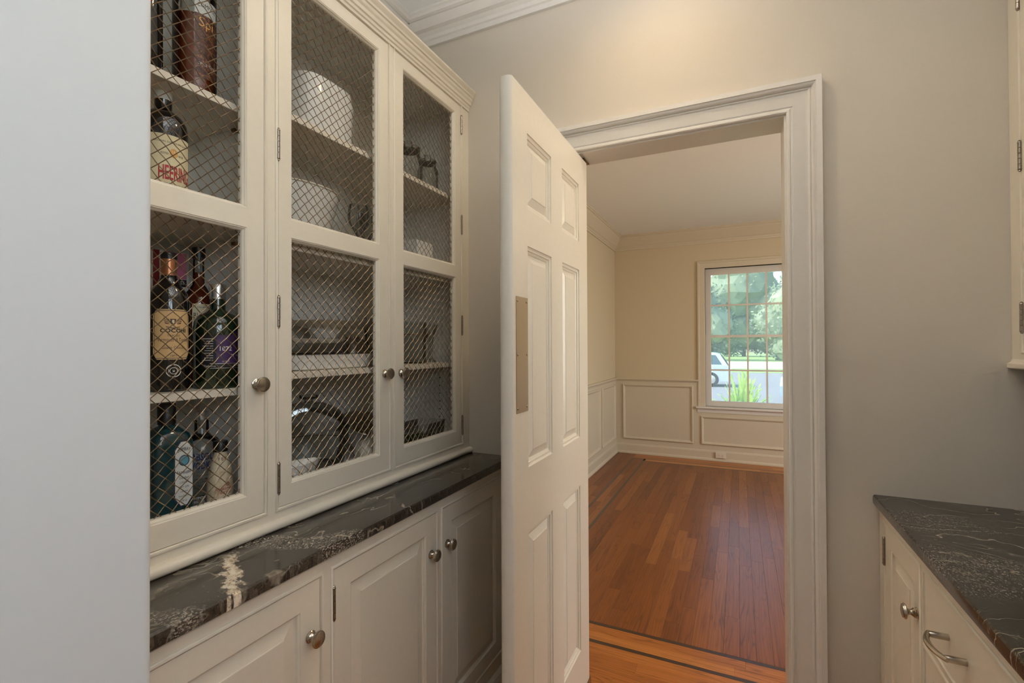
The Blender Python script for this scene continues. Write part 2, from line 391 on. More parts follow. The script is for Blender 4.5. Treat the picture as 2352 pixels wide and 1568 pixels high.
# pantry floor: strips run across the doorway
pf = struct(MB().box(-1.45, RX + .12, -3.1, D2 + .002, -.05, -.004).build('floor_pantry', 'joint_dark'))
strip_unit = MB().box(-.5, .5, -.5, .5, -.5, .5, .012).mesh('plank', 'oak_x')
strip_unit_y = MB().box(-.5, .5, -.5, .5, -.5, .5, .012).mesh('plank', 'oak_y')
inlay_unit = MB().box(-.5, .5, -.5, .5, -.5, .5, .012).mesh('inlay_strip', 'inlay_dark')
def plank_rows(parent, x0, x1, y0, y1, along, wd=.066, lo=.45, hi=1.3, first=0):
    c = x0 if along == 'y' else y0; end = x1 if along == 'y' else y1
    n = max(1, round((end - c) / wd)); wd = (end - c) / n
    for i in range(n):
        p = (y0 if along == 'y' else x0); lim = y1 if along == 'y' else x1; ln = random.uniform(.15, hi)
        while p < lim - .01:
            q = min(lim, p + ln)
            if lim - q < .12: q = lim
            if along == 'y': link_mesh('plank', strip_unit_y, parent, (c + (i + .5) * wd, (p + q) / 2, -.006), (wd - .0006, q - p - .0006, .012))
            else: link_mesh('plank', strip_unit, parent, ((p + q) / 2, c + (i + .5) * wd, -.006), (q - p - .0006, wd - .0006, .012))
            p = q; ln = random.uniform(lo, hi)
plank_rows(pf, -.80, .36, .98, D2, 'x')
m = MB()
for i in range(70): m.box(-1.45, RX, -3.0 + i * .0568, -3.0 + (i + 1) * .0568 - .0008, -.012, 0)
o = m.build('plank_field', 'oak_x', pf); o['kind'] = 'stuff'

# dining room shell
WX0, WX1, WZ0, WZ1 = -.350, .542, .622, 2.232      # window_1 opening
m = MB().box(LX - .1, WX0, FY, FY + .15, 0, CEIL).box(WX1, RXD + .1, FY, FY + .15, 0, CEIL).box(WX0, WX1, FY, FY + .15, 0, WZ0).box(WX0, WX1, FY, FY + .15, WZ1, CEIL)
wf = struct(m.build('wall_dining_far', 'dining_wall'), 'tan dining room wall with the window')
wl = struct(MB().box(LX - .12, LX, D2, FY, 0, CEIL).build('wall_dining_left', 'dining_wall'), 'tan dining room side wall over panelled wainscot')
m = MB().box(RXD, RXD + .12, D2, 3.1, 0, CEIL).box(RXD, RXD + .12, 4.8, FY, 0, CEIL).box(RXD, RXD + .12, 3.1, 4.8, 0, .7).box(RXD, RXD + .12, 3.1, 4.8, 2.3, CEIL)
struct(m.build('wall_dining_right', 'dining_wall'))
w2 = struct(MB().ring(lambda a, b, h: (RXD - h, a, b), 3.0, 4.9, .6, 2.4, [(0, 0), (0, .025), (.08, .018), (.1, 0), (.1, -.11)]).build('window_2', 'trim_white'))
for k in range(1, 4): MB().box(RXD + .03, RXD + .06, 3.1 + 1.7 * k / 4 - .012, 3.1 + 1.7 * k / 4 + .012, .7, 2.3).build('mullion', 'trim_white', w2)
struct(MB().box(LX - .1, RXD + .1, D2, FY, CEIL - .01, CEIL + .1).build('ceiling_dining', 'ceiling_white'))
P_far = lambda a, b, h: (a, FY - h, b)
P_lft = lambda a, b, h: (LX + h, a, b)
WT = .012
RAIL = .925
m = MB().box(LX, WX0 - .07, FY - WT, FY, 0, RAIL - .03).box(WX0 - .07, WX1 + .09, FY - WT, FY, 0, WZ0 - .03).box(WX1 + .09, RXD, FY - WT, FY, 0, RAIL - .03)
wn = m.build('wainscot', 'wainscot_cream', wf)
wn2 = MB().box(LX, LX + WT, D2, FY, 0, RAIL - .03).build('wainscot', 'wainscot_cream', wl)
pm = [(0, 0), (0, .012), (.008, .018), (.02, .013), (.026, .004), (.03, 0)]
far = lambda a, b, h: P_far(a, b, h + WT)
lft = lambda a, b, h: P_lft(a, b, h + WT)
for a0, a1, b0, b1 in ((-1.312, -.487, .180, .858), (-.402, .61, .180, .510), (.70, 1.5, .18, .858)):
    MB().ring(far, a0, a1, b0, b1, pm).build('panel_moulding', 'wainscot_cream', wn)
for a0, a1 in ((5.30, 5.945), (4.60, 5.235), (3.9, 4.535), (3.2, 3.835)):
    MB().ring(lft, a0, a1, .180, .858, pm).build('panel_moulding', 'wainscot_cream', wn2)
rail_p = [(0, -.035), (.014, -.035), (.02, -.022), (.034, -.012), (.036, 0), (.030, .006), (0, .006)]
m = MB().run(lambda p, q, t: (t, FY - p, RAIL + q), rail_p, LX, WX0 - .078).run(lambda p, q, t: (t, FY - p, RAIL + q), rail_p, WX1 + .09, RXD)
struct(m.build('trim_1', 'wainscot_cream'), 'chair rail on the window wall')
struct(MB().run(lambda p, q, t: (LX + p, t, RAIL + q), rail_p, D2, FY).build('trim_2', 'wainscot_cream'), 'chair rail on the dining side wall')
base_p = [(0, 0), (.032, 0), (.032, .012), (.026, .024), (.016, .030), (.014, .10), (.008, .115), (0, .12)]
struct(MB().run(lambda p, q, t: (t, FY - WT - p * .8, q), base_p, LX, RXD).build('baseboard_far', 'wainscot_cream'))
struct(MB().run(lambda p, q, t: (LX + WT + p * .8, t, q), base_p, D2, FY).build('baseboard_left', 'wainscot_cream'))
def crown_prof(drop, proj):
    return [(0, -drop), (.012, -drop), (.014, -drop + .018), (.020, -drop + .022), (.022, -drop + .036), (.034, -drop + .046), (proj * .52, -drop * .50), (proj * .74, -drop * .26),
            (proj * .80, -.026), (proj * .90, -.022), (proj * .92, -.012), (proj, -.008), (proj, 0), (0, 0)]
cp = crown_prof(.172, .118)
struct(MB().run(lambda p, q, t: (t, FY - p, CEIL - .01 + q), cp, LX, RXD).build('trim_3', 'wainscot_cream'), 'crown moulding over the window wall')
struct(MB().run(lambda p, q, t: (LX + p, t, CEIL - .01 + q), cp, D2, FY).build('trim_4', 'wainscot_cream'), 'crown moulding along the dining side wall')
cp2 = crown_prof(.100, .096)
struct(MB().run(lambda p, q, t: (t, D - p, CEIL + q), cp2, WALLX, RX).build('trim_5', 'trim_white'), 'crown moulding above the doorway')
struct(MB().run(lambda p, q, t: (WALLX + p, t, CEIL + q), cp2, .30, D).build('trim_6', 'trim_white'))

# dining floor with dark inlay border
df = struct(MB().box(LX - .1, RXD + .1, D2 + .002, FY + .1, -.05, -.008).build('floor_dining', 'joint_dark'), 'oak strip floor with a double dark inlay border')
IX0, IX1, IY0, IY1, NY0, NY1, IW = -1.146, -1.014, 5.655, 5.765, 2.123, 2.262, .022
plank_rows(df, LX, IX0, NY0 - .27, FY, 'y')
plank_rows(df, IX0 + IW, IX1, NY0 + .02, IY1, 'y')
plank_rows(df, IX1 + IW, .72, NY1 + IW, IY0 - .0, 'y')
plank_rows(df, IX1 + IW, .72, IY0 + IW, IY1, 'x'); plank_rows(df, IX0, .72, IY1 + IW, FY, 'x')
plank_rows(df, IX0 + IW, .72, NY0 + IW, NY1, 'x', wd=.06)
plank_rows(df, IX0, .72, D2 + .002, NY0, 'x')
def inlay(x0, x1, y0, y1): link_mesh('inlay_strip', inlay_unit, df, ((x0 + x1) / 2, (y0 + y1) / 2, -.006), (x1 - x0 - .0005, y1 - y0 - .0005, .0122))
inlay(IX0, IX0 + IW, NY0, IY1 + IW); inlay(IX1, IX1 + IW, NY1, IY0 + IW)
inlay(IX0 + IW, RXD, IY1, IY1 + IW); inlay(IX1 + IW, RXD, IY0, IY0 + IW)
inlay(IX0 + IW, RXD, NY0, NY0 + IW); inlay(IX1 + IW, RXD, NY1, NY1 + IW)
m = MB()
for i in range(33):
    for y0, y1 in ((D2 + .002, NY0), (NY0 + IW, NY1), (NY1 + IW, IY0), (IY0 + IW, IY1), (IY1 + IW, FY)): m.box(.72 + i * .0575, .72 + (i + 1) * .0575 - .0006, y0, y1, -.012, 0)
o = m.build('plank_field', 'oak_y', df); o['kind'] = 'stuff'

# door opening: jamb lining and casing
m = MB().box(OX0 - .018, OX0, D - .001, D2 + .001, 0, OZ).box(OX1, OX1 + .018, D - .001, D2 + .001, 0, OZ).box(OX0 - .018, OX1 + .018, D - .001, D2 + .001, OZ, OZ + .018)
struct(m.build('trim_7', 'trim_white'), 'door jamb lining')
cas = [(.006, 0), (.006, .010), (.009, .0125), (.014, .0125), (.017, .009), (.021, .0085), (.024, .011), (.052, .012), (.058, .0145), (.061, .0145), (.064, .018), (.066, .018),
       (.069, .0155), (.0695, .019), (.076, .026), (.080, .0275), (.081, .030), (.0955, .030), (.0965, .028), (.0965, 0)]
P_bk = lambda a, b, h: (a, D - h, b)
struct(MB().portal(P_bk, OX0, OX1, 0, OZ, cas).build('trim_8', 'trim_white', smooth=True), 'moulded white casing round the doorway')
struct(MB().portal(lambda a, b, h: (a, D2 + h, b), OX0, OX1, 0, OZ, cas).build('trim_9', 'trim_white'))

# ------------------------------------------------------------------ six-panel swing door, standing open at a right angle
DX = -.515; DT = .036; DY0, DY1, DZ0, DZ1 = 1.088, 1.768, .012, 2.030
cols = ((1.191, 1.376), (1.474, 1.655)); rows = ((1.714, 1.920), (1.0145, 1.613), (.255, .842))
door = struct(empty('door_1', (0, 0, 0)), 'white six-panel swing door standing open')
m = MB()
def side(fx, sg):
    f = lambda a, b, h: (fx + sg * h, a, b)
    ys = [DY0 + .010, cols[0][0], cols[0][1], cols[1][0], cols[1][1], DY1 - .014]; zs = [DZ0, rows[2][0], rows[2][1], rows[1][0], rows[1][1], rows[0][0], rows[0][1], DZ1]
    for i in range(5):
        for j in range(7):
            if i in (1, 3) and j in (1, 3, 5): continue
            m.add([f(ys[i], zs[j], 0), f(ys[i + 1], zs[j], 0), f(ys[i + 1], zs[j + 1], 0), f(ys[i], zs[j + 1], 0)], [(0, 1, 2, 3)])
side(DX, 1); side(DX - DT, -1)
xc = DX - DT / 2     # rounded meeting and pivot edges
for yc, dr, ry in ((DY0 + .010, -1, .010), (DY1 - .014, 1, .014)):
    seq = [(xc + DT / 2 * math.cos(a), yc + dr * ry * math.sin(a)) for a in [PI * k / 12 for k in range(13)]]
    m.add([(x, y, z) for z in (DZ0, DZ1) for x, y in seq], [(k, k + 1, 14 + k, 13 + k) for k in range(12)])
for z in (DZ0, DZ1):
    seq = [(xc + DT / 2 * math.cos(a), DY0 + .010 - .010 * math.sin(a), z) for a in [PI * k / 12 for k in range(13)]] + [(xc - DT / 2 * math.cos(a), DY1 - .014 + .014 * math.sin(a), z) for a in [PI * k / 12 for k in range(13)]]
    m.add(seq, [tuple(range(26))])
m.build('slab', 'door_white', door, smooth=True)
pp = [(0, 0), (.001, -.003), (.005, -.0045), (.010, -.0045), (.011, -.0075), (.016, -.0095), (.018, -.0105), (.0185, -.012), (.040, -.0048), (.041, -.0035)]
for a0, a1 in cols:
    for b0, b1 in rows:
        MB().ring(lambda a, b, h: (DX + h, a, b), a0, a1, b0, b1, pp, True).build('panel', 'door_white', door)
        MB().ring(lambda a, b, h: (DX - DT - h, a, b), a0, a1, b0, b1, pp, True).build('panel', 'door_white', door)
pl = MB().box(DX, DX + .0016, 1.1125, 1.1880, 1.168, 1.4705, .0005).build('push_plate', 'steel_plate', door, label='brushed metal push plate')
scr = MB().lathe([(.0032, 0), (.0032, .0006), (.002, .0014)], axis=(1, 0, 0), seg=10).mesh('screw', 'nickel', True)
for y in (1.121, 1.179):
    for z in (1.180, 1.319, 1.459): link_mesh('screw', scr, pl, (DX + .0016, y, z))
MB().box(DX - DT - .002, DX + .003, 1.60, DY1 + .001, .010, .096, .001).build('spring_hinge', 'bronze', door, label='bronze floor spring hinge at the foot of the door')
m = MB().lathe([(.012, 0), (.012, .004), (.006, .005), (.006, .012)], (xc, 1.742, DZ1 - .002), seg=14).box(xc - .02, xc + .02, 1.72, 1.79, OZ - .003, OZ)
m.build('top_pivot', 'bronze', door, smooth=True)

# ------------------------------------------------------------------ shared fittings
knob_p = [(.0125, 0), (.0125, .002), (.0105, .0035), (.0105, .006), (.0085, .008), (.0065, .011), (.0060, .014), (.0075, .017), (.0125, .019), (.0165, .0205), (.0172, .0225), (.0165, .0245), (.0150, .0252), (.0145, .0268), (.010, .0280), (.0, .0284)]
knob_me = {1: MB().lathe(knob_p, axis=(1, 0, 0), seg=24, caps=False).mesh('knob', 'nickel', True), -1: MB().lathe(knob_p, axis=(-1, 0, 0), seg=24, caps=False).mesh('knob', 'nickel', True)}
hm = MB()
for k in range(5): hm.lathe([(.0030, -.033 + k * .0132), (.0042, -.0325 + k * .0132), (.0042, -.0205 + k * .0132), (.0030, -.0198 + k * .0132)], (0, 0, 0), seg=10)
hm.lathe([(.0046, .033), (.0046, .0345), (.0030, .0365), (.0034, .038), (.001, .040)], seg=10).lathe([(.001, -.040), (.0034, -.038), (.0030, -.0365), (.0046, -.0345), (.0046, -.033)], seg=10)
hinge_me = hm.mesh('hinge', 'hinge_metal', True)
def knob(parent, x, y, z, sg): return link_mesh('knob', knob_me[sg], parent, (x, y, z))
def hinge(parent, x, y, z): return link_mesh('hinge', hinge_me, parent, (x, y, z))

# ------------------------------------------------------------------ left wall cabinet with wire-mesh doors
doors_y = ((.353, .753), (.790, 1.188), (1.220, 1.622))
UZ0, UZ1 = .962, 2.290
wc = tag(empty('wall_cabinet', (0, 0, 0)), 'cream built-in wall cabinet with three wire mesh doors above black granite', 'cabinet')
FT = .020
m = MB()
ys = [.302] + [v for p in doors_y for v in p] + [D]
for i in range(0, len(ys), 2): m.box(XU - FT, XU, ys[i], ys[i + 1], UZ0 - .03, UZ1 + .03)
for a0, a1 in doors_y:
    m.box(XU - FT, XU, a0, a1, UZ0 - .03, UZ0).box(XU - FT, XU, a0, a1, UZ1, UZ1 + .03)
m.build('face_frame', 'cabinet_cream', wc)
P_u = lambda a, b, h: (XU + h, a, b)
bead = [(-.0085, 0), (-.0085, .0008), (-.007, .0030), (-.0045, .0038), (-.002, .0030), (-.0006, .0008), (-.0006, -.012)]
for a0, a1 in doors_y: MB().ring(P_u, a0, a1, UZ0, UZ1, bead).build('bead', 'cabinet_cream', wc, smooth=True)
m = MB().box(WALLX + .002, WALLX + .012, .302, D - .001, .93, 2.345).box(WALLX + .012, XU - FT, .302, .320, .93, 2.345).box(WALLX + .012, XU - FT, D - .020, D - .001, .93, 2.345)
m.box(WALLX + .012, XU - FT, .764, .782, .978, 2.305).box(WALLX + .012, XU - FT, .320, D - .020, .930, .978).box(WALLX + .012, XU - FT, .320, D - .020, 2.305, 2.345)
m.build('carcass', 'cabinet_interior', wc)
XS = -1.022
for a0, a1, zs in ((.321, .763, (1.8905, 1.622, 1.251)), (.783, 1.659, (1.936, 1.605, 1.277))):
    for z in zs: MB().box(WALLX + .013, XS, a0, a1, z - .0165, z, .001).build('shelf', 'cabinet_cream', wc)
pin = MB().lathe([(.003, 0), (.003, .0005)], axis=(0, -1, 0), seg=8, caps=True).mesh('pin_hole', 'print_black')
for z in [1.02 + k * .032 for k in range(8)]: link_mesh('pin_hole', pin, wc, (-1.115, D - .0202, z))
for y, z in ((.763, 1.868), (.763, 1.594)): MB().box(-1.105, -1.092, y - .010, y, z - .006, z + .002, .001).build('shelf_pin', 'bronze', wc)
ccp = [(0, -.032), (.005, -.032), (.006, -.024), (.0095, -.021), (.0105, -.013), (.0145, -.010), (.016, .000), (.0205, .006), (.0225, .014), (.0265, .0165), (.0280, .023), (.0335, .030), (.0365, .0345), (.0365, .0405), (0, .0405)]
MB().run(lambda p, q, t: (XU + p, t, 2.3235 + q), ccp, .302, D - .001).build('crown_moulding', 'cabinet_cream', wc)
bmp = [(0, .0225), (.010, .0225), (.0165, .0195), (.0195, .0145), (.0195, .0080), (.0165, .0030), (.0120, .0005), (0, .0005)]
MB().run(lambda p, q, t: (XU - .002 + p, t, ZC + q), bmp, .302, D - .001).build('base_moulding', 'cabinet_cream', wc, smooth=True)

# crimped wire lattice, one mesh shared by the six openings
PITCH = .0259; OW, OH = .3040, .5880
def lattice():
    m = MB(); s = PITCH / math.sqrt(2); A = .00115; R = .0009
    hw, hh = OW / 2 + .004, OH / 2 + .004; N = int((hw + hh) * 2 / PITCH) + 2
    for fam in (0, 1):
        for i in range(-N, N + 1):
            pts = []; c = (i + .5) * s; L = (hw + hh) * 1.0; step = s / 4; k = -int(L / step) - 1
            while k * step < L:
                t = k * step; j = t / s
                ph = math.cos(PI * (j - .5) ) * (1 if i % 2 == 0 else -1) * (1 if fam == 0 else -1)
                ph = math.copysign(abs(ph) ** .7, ph)
                u, v = (c, t) if fam == 0 else (t, c)
                y, z = (u - v) / math.sqrt(2), (u + v) / math.sqrt(2)
                if abs(y) <= hw and abs(z) <= hh: pts.append((ph * A, y, z))
                k += 1
            if len(pts) > 2: m.tube(pts, R, 5)
    return m
lat = lattice().mesh('wire_mesh', 'wire_bronze', True)
ZO = ((1.017, 1.603), (1.6585, 2.2455))
def mesh_door(i, kn, hz, hy):
    a0, a1 = doors_y[i]; g = .0012
    y0, y1, z0, z1 = a0 + g, a1 - g, UZ0 + g, UZ1 - g
    sw = .0365 if False else .0
    ya0, ya1 = a0 + .0370, a1 - .0420
    ya0, ya1 = ((a0 + .0365), (a1 - .0425)) if i != 2 else ((a0 + .0410), (a1 - .0420))
    xb, xf = XU - .019, XU
    m = MB()
    m.box(xb, xf, y0, ya0, z0, z1).box(xb, xf, ya1, y1, z0, z1)
    for b0, b1 in ((z0, ZO[0][0] - .006), (ZO[0][1] + .006, ZO[1][0] - .006), (ZO[1][1] + .006, z1)): m.box(xb, xf, ya0, ya1, b0, b1)
    d = m.build('door', 'cabinet_cream', wc)
    mp = [(0, 0), (.0015, -.0015), (.0035, -.0018), (.0045, -.004), (.0085, -.0080), (.0095, -.012), (.0095, -.019)]
    for b0, b1 in ZO:
        MB().ring(P_u, ya0, ya1, b0 - .006, b1 + .006, [(x * .85, h) for x, h in mp]).build('opening_moulding', 'cabinet_cream', d)
        o = link_mesh('wire_mesh', lat, d, (XU - .0135, (ya0 + ya1) / 2, (b0 + b1) / 2), (1, (ya1 - ya0 - .004) / OW, 1)); o['kind'] = 'stuff'
    knob(d, XU, *kn, 1)
    for z in hz: hinge(d, XU + .0025, hy, z)
    return d
mesh_door(0, (.7335, 1.2585), (1.03, 1.425, 1.823), .352)
mesh_door(1, (1.1685, 1.2585), (1.032, 1.4255, 1.8235, 2.217), .7888)
mesh_door(2, (1.2455, 1.2565), (1.031, 1.4235, 1.8205, 2.2165), 1.6235)

# ------------------------------------------------------------------ raised-panel door / drawer fronts
def raised_door(parent, P, a0, a1, b0, b1, st=.050, rail=.050, name='door'):
    g = .0013; a0 += g; a1 -= g; b0 += g; b1 -= g
    m = MB(); th = -.019
    q = lambda x0, x1, y0, y1: m.prism(P, [(x0, y0), (x1, y0), (x1, y1), (x0, y1)], th, 0)
    q(a0, a0 + st, b0, b1); q(a1 - st, a1, b0, b1); q(a0 + st, a1 - st, b0, b0 + rail); q(a0 + st, a1 - st, b1 - rail, b1)
    d = m.build(name, 'cabinet_cream', parent)
    prof = [(-.001, -.0005), (.0045, -.0035), (.0052, -.0085), (.0065, -.0105), (.036, -.0040), (.0365, -.0020), (.038, -.0018)]
    MB().ring(P, a0 + st, a1 - st, b0 + rail, b1 - rail, prof, True).build('panel', 'cabinet_cream', d)
    return d
bc = tag(empty('base_cabinet', (0, 0, 0)), 'cream raised-panel base cabinet with three doors under the long granite top', 'cabinet')
BZ0, BZ1 = .205, .851
P_l = lambda a, b, h: (XL + h, a, b)
m = MB()
for i in range(0, len(ys), 2): m.box(XL - FT, XL, ys[i], ys[i + 1], .10, ZC - .029)
for a0, a1 in doors_y: m.box(XL - FT, XL, a0, a1, .10, BZ0).box(XL - FT, XL, a0, a1, BZ1, ZC - .029)
m.build('face_frame', 'cabinet_cream', bc)
MB().box(WALLX + .002, XL - FT, .302, D - .001, .0, ZC - .029).build('carcass', 'cabinet_cream', bc)
MB().run(lambda p, q, t: (XL + p, t, q), [(-.02, .0), (.012, .0), (.012, .12), (.008, .135), (.003, .145), (0, .15), (-.02, .15)], .302, D - .001).build('plinth', 'cabinet_cream', bc)
for a0, a1 in doors_y: MB().ring(P_l, a0, a1, BZ0, BZ1, bead).build('bead', 'cabinet_cream', bc, smooth=True)
for i, (kn, hy) in enumerate((((.727, .738), .352), ((1.160, .738), .7888), ((1.2455, .738), 1.6235))):
    d = raised_door(bc, P_l, *doors_y[i], BZ0, BZ1)
    knob(d, XL, *kn, 1)
    for z in (.777, .285): hinge(d, XL + .0025, hy, z)
m = MB().run(lambda p, q, t: (p, t, q), [(WALLX + .002, .886), (-.800, .886), (-.7965, .8895), (-.7955, .900), (-.7965, .9105), (-.800, ZC), (WALLX + .002, ZC)], .302, D - .001)
tag(m.build('worktop', 'granite_left', smooth=True), 'long black granite worktop with a chalk-white vein below the mesh doors', 'worktop')

# ------------------------------------------------------------------ right base cabinet, top and wall cabinet
XR = .3587
rc = tag(empty('base_cabinet', (0, 0, 0)), 'cream base cabinet with a narrow door and bow-handled drawer under the right granite top', 'cabinet')
P_r = lambda a, b, h: (XR - h, a, b)
fr_y = ((1.343, 1.622), (.80, 1.314))
m = MB().box(XR, XR + FT, 1.622, D - .001, .1, ZC - .029).box(XR, XR + FT, 1.314, 1.343, .1, ZC - .029).box(XR, XR + FT, -.2, .80, .1, ZC - .029)
DZS = ((.716, .851), (.50, .688), (.205, .472))
m.box(XR, XR + FT, 1.343, 1.622, .1, .205).box(XR, XR + FT, 1.343, 1.622, .851, ZC - .029).box(XR, XR + FT, .8, 1.314, .1, .205).box(XR, XR + FT, .8, 1.314, .472, .50).box(XR, XR + FT, .8, 1.314, .688, .716).box(XR, XR + FT, .8, 1.314, .851, ZC - .029)
m.build('face_frame', 'cabinet_cream', rc)
MB().box(XR + FT, RX - .002, -.2, D - .001, 0, ZC - .029).build('carcass', 'cabinet_cream', rc)
MB().run(lambda p, q, t: (XR - p, t, q), [(-.02, .0), (.012, .0), (.012, .12), (.008, .135), (.003, .145), (0, .15), (-.02, .15)], -.2, D - .001).build('plinth', 'cabinet_cream', rc)
MB().ring(P_r, 1.343, 1.622, .205, .851, bead).build('bead', 'cabinet_cream', rc, smooth=True)
for z0, z1 in DZS: MB().ring(P_r, .80, 1.314, z0, z1, bead).build('bead', 'cabinet_cream', rc, smooth=True)
d = raised_door(rc, P_r, 1.343, 1.622, .205, .851, .046, .05)
knob(d, XR, 1.3655, .738, -1)
for z in (.757 + .02, .285): hinge(d, XR - .0025, 1.6235, z)
def pull(parent, yc, z):
    m = MB()
    for s in (-1, 1):
        m.lathe([(.0060, 0), (.0060, .024), (.0050, .030)], (XR, yc + s * .040, z), (-1, 0, 0), 14)
    pts = []
    for k in range(15):
        f = -1 + 2 * k / 14; pts.append((XR - .028 - .014 * (1 - f * f), yc + f * .046, z))
    m.tube(pts, [.0045 + .001 * (1 - abs(-1 + 2 * k / 14)) for k in range(15)], 10)
    m.build('bow_handle', 'nickel', parent, smooth=True)
m = MB().prism(P_r, [(.8013, .7173), (1.3127, .7173), (1.3127, .8497), (.8013, .8497)], -.019, 0)
dr = m.build('drawer', 'cabinet_cream', rc); pull(dr, 1.145, .783)
for z0, z1 in DZS[1:]:
    dr = raised_door(rc, P_r, .80, 1.314, z0, z1, .045, .04, 'drawer'); pull(dr, 1.145, (z0 + z1) / 2)
m = MB().run(lambda p, q, t: (p, t, q), [(RX - .002, .886), (.3475, .886), (.3440, .8895), (.3430, .900), (.3440, .9105), (.3475, ZC), (RX - .002, ZC)], -.2, D - .001)
tag(m.build('worktop', 'granite_right', smooth=True), 'dark granite worktop with thin grey veins in the lower right corner', 'worktop')
XQ = .642
ru = tag(empty('wall_cabinet', (0, 0, 0)), 'cream wall cabinet at the right edge, only its end stile and hinges showing', 'cabinet')
P_q = lambda a, b, h: (XQ - h, a, b)
m = MB().box(XQ, XQ + FT, 1.622, D - .001, 1.30, 2.36).box(XQ, XQ + FT, 1.190, 1.220, 1.30, 2.36).box(XQ, XQ + FT, .30, .788, 1.30, 2.36).box(XQ, XQ + FT, .788, 1.622, 1.30, 1.325).box(XQ, XQ + FT, .788, 1.622, 2.29, 2.36)
m.build('face_frame', 'cabinet_cream', ru)
MB().box(XQ + FT, RX - .002, .30, D - .001, 1.296, 2.36).build('carcass', 'cabinet_cream', ru)
MB().run(lambda p, q, t: (XQ - p, t, q), [(-.30, 1.278), (.006, 1.278), (.010, 1.281), (.010, 1.291), (.006, 1.294), (.003, 1.296), (.0, 1.303), (-.02, 1.303), (-.30, 1.296)], .30, D - .001).build('base_moulding', 'cabinet_cream', ru)
MB().run(lambda p, q, t: (XQ - p, t, 2.3235 + q), ccp, .30, D - .001).build('crown_moulding', 'cabinet_cream', ru)
for a0, a1, hy, ky in ((1.220, 1.622, 1.6235, 1.2455), (.788, 1.190, .786, 1.165)):
    MB().ring(P_q, a0, a1, 1.325, 2.29, bead).build('bead', 'cabinet_cream', ru, smooth=True)
    d = raised_door(ru, P_q, a0, a1, 1.325, 2.29)
    knob(d, XQ, ky, 1.40, -1)
    for z in (1.4075, 1.812, 2.2165): hinge(d, XQ - .0025, hy, z)

# ------------------------------------------------------------------ window_1: double-hung, eight panes over eight
w1 = struct(empty('window_1'), 'white double-hung window with small panes looking onto the yard')
wcas = [(0, -.10), (0, .012), (.010, .014), (.058, .016), (.064, .022), (.082, .022), (.084, 0)]
m = MB().portal(P_far, WX0, WX1, WZ0, WZ1, wcas); m.build('casing', 'wainscot_cream', w1)
MB().box(WX0 - .105, WX1 + .105, FY - .055, FY + .10, WZ0 - .022, WZ0, .004).build('sill', 'trim_white', w1)
MB().box(WX0 - .09, WX1 + .09, FY - .020, FY, WZ0 - .07, WZ0 - .022).build('apron', 'trim_white', w1)
GX0, GX1 = -.288, .480
for nm, yy, z0, z1, g0, g1, zm in (('lower_sash', FY + .030, WZ0, 1.452, .686, 1.424, 1.045), ('upper_sash', FY + .066, 1.424, WZ1, 1.452, 2.158, 1.800)):
    m = MB(); y0, y1 = yy, yy + .034
    m.box(WX0, GX0, y0, y1, z0, z1).box(GX1, WX1, y0, y1, z0, z1).box(GX0, GX1, y0, y1, z0, g0).box(GX0, GX1, y0, y1, g1, z1)
    sa = m.build(nm, 'trim_white', w1); pw = (GX1 - GX0) / 4
    for k in range(1, 4): MB().box(GX0 + pw * k - .009, GX0 + pw * k + .009, y0 + .004, y1 - .004, g0, g1).build('muntin', 'trim_white', sa)
    MB().box(GX0, GX1, y0 + .0045, y1 - .0045, zm - .009, zm + .009).build('muntin', 'trim_white', sa)
    for k in range(4):
        for q0, q1 in ((g0, zm - .009), (zm + .009, g1)):
            MB().box(GX0 + pw * k + .009, GX0 + pw * (k + 1) - .009, y0 + .015, y0 + .018, q0, q1).build('pane', 'window_glass', sa)

# wall socket low on the window wall
so = tag(empty('wall_socket', (-.191, FY - WT - .026, .074)), 'white duplex wall socket on the baseboard under the dining window', 'socket')
MB().box(-.057, .057, -.006, .0, -.035, .035, .002).build('cover_plate', 'outlet_white', so)
for s_ in (-1, 1):
    r_ = MB().lathe([(.0165, 0), (.0165, .0015), (.015, .002)], (s_ * .020, -.006, 0), (0, -1, 0), 16).build('receptacle', 'outlet_white', so)
    MB().box(s_ * .02 - .006, s_ * .02 + .006, -.0086, -.0078, .005, .0065).box(s_ * .02 - .006, s_ * .02 + .006, -.0086, -.0078, -.0065, -.005).build('slot', 'print_black', r_)

# ------------------------------------------------------------------ ceiling lamps
def downlight(x, y, z, label, energy, col=WARM, size=150, blend=.5, aim=(0, 0, -1)):
    r = tag(empty('recessed_light', (x, y, z)), label, 'lamp', 'recessed ceiling lights')
    MB().lathe([(.060, -.001), (.062, -.006), (.082, -.006), (.085, -.001)], caps=False, seg=28).build('trim_ring', 'trim_white', r, smooth=True)
    MB().lathe([(.0, .0005), (.060, .0005)], seg=28, caps=False).build('lens', 'lamp_glow', r)
    l = light('recessed_light_beam', 'SPOT', (x, y, z - .025), aim, energy, col, spot_size=math.radians(size), spot_blend=blend, shadow_soft_size=.055)
    return r
downlight(-.22, 1.30, CEIL, 'recessed ceiling light just in front of the doorway', 13, (1, .76, .46), 164, .9)
def flush_lamp(x, y, z):
    r = tag(empty('ceiling_lamp', (x, y, z)), 'small shaded ceiling lamp hanging in the dining room', 'lamp')
    MB().lathe([(.07, 0), (.07, -.012), (.02, -.025), (.012, -.03), (.008, -.32)], seg=20).build('canopy', 'bronze', r, smooth=True)
    MB().lathe([(.10, -.32), (.17, -.52)], seg=28, caps=False).build('shade', 'shade_lamp', r, smooth=True)
    MB().lathe([(.01, -.36), (.03, -.40), (.03, -.44), (.012, -.47)], seg=14).build('bulb', 'lamp_glow', r, smooth=True)
    light('ceiling_lamp_light', 'POINT', (x, y, z - .60), (0, 0, -1), 34, (1, .74, .44), shadow_soft_size=.06)
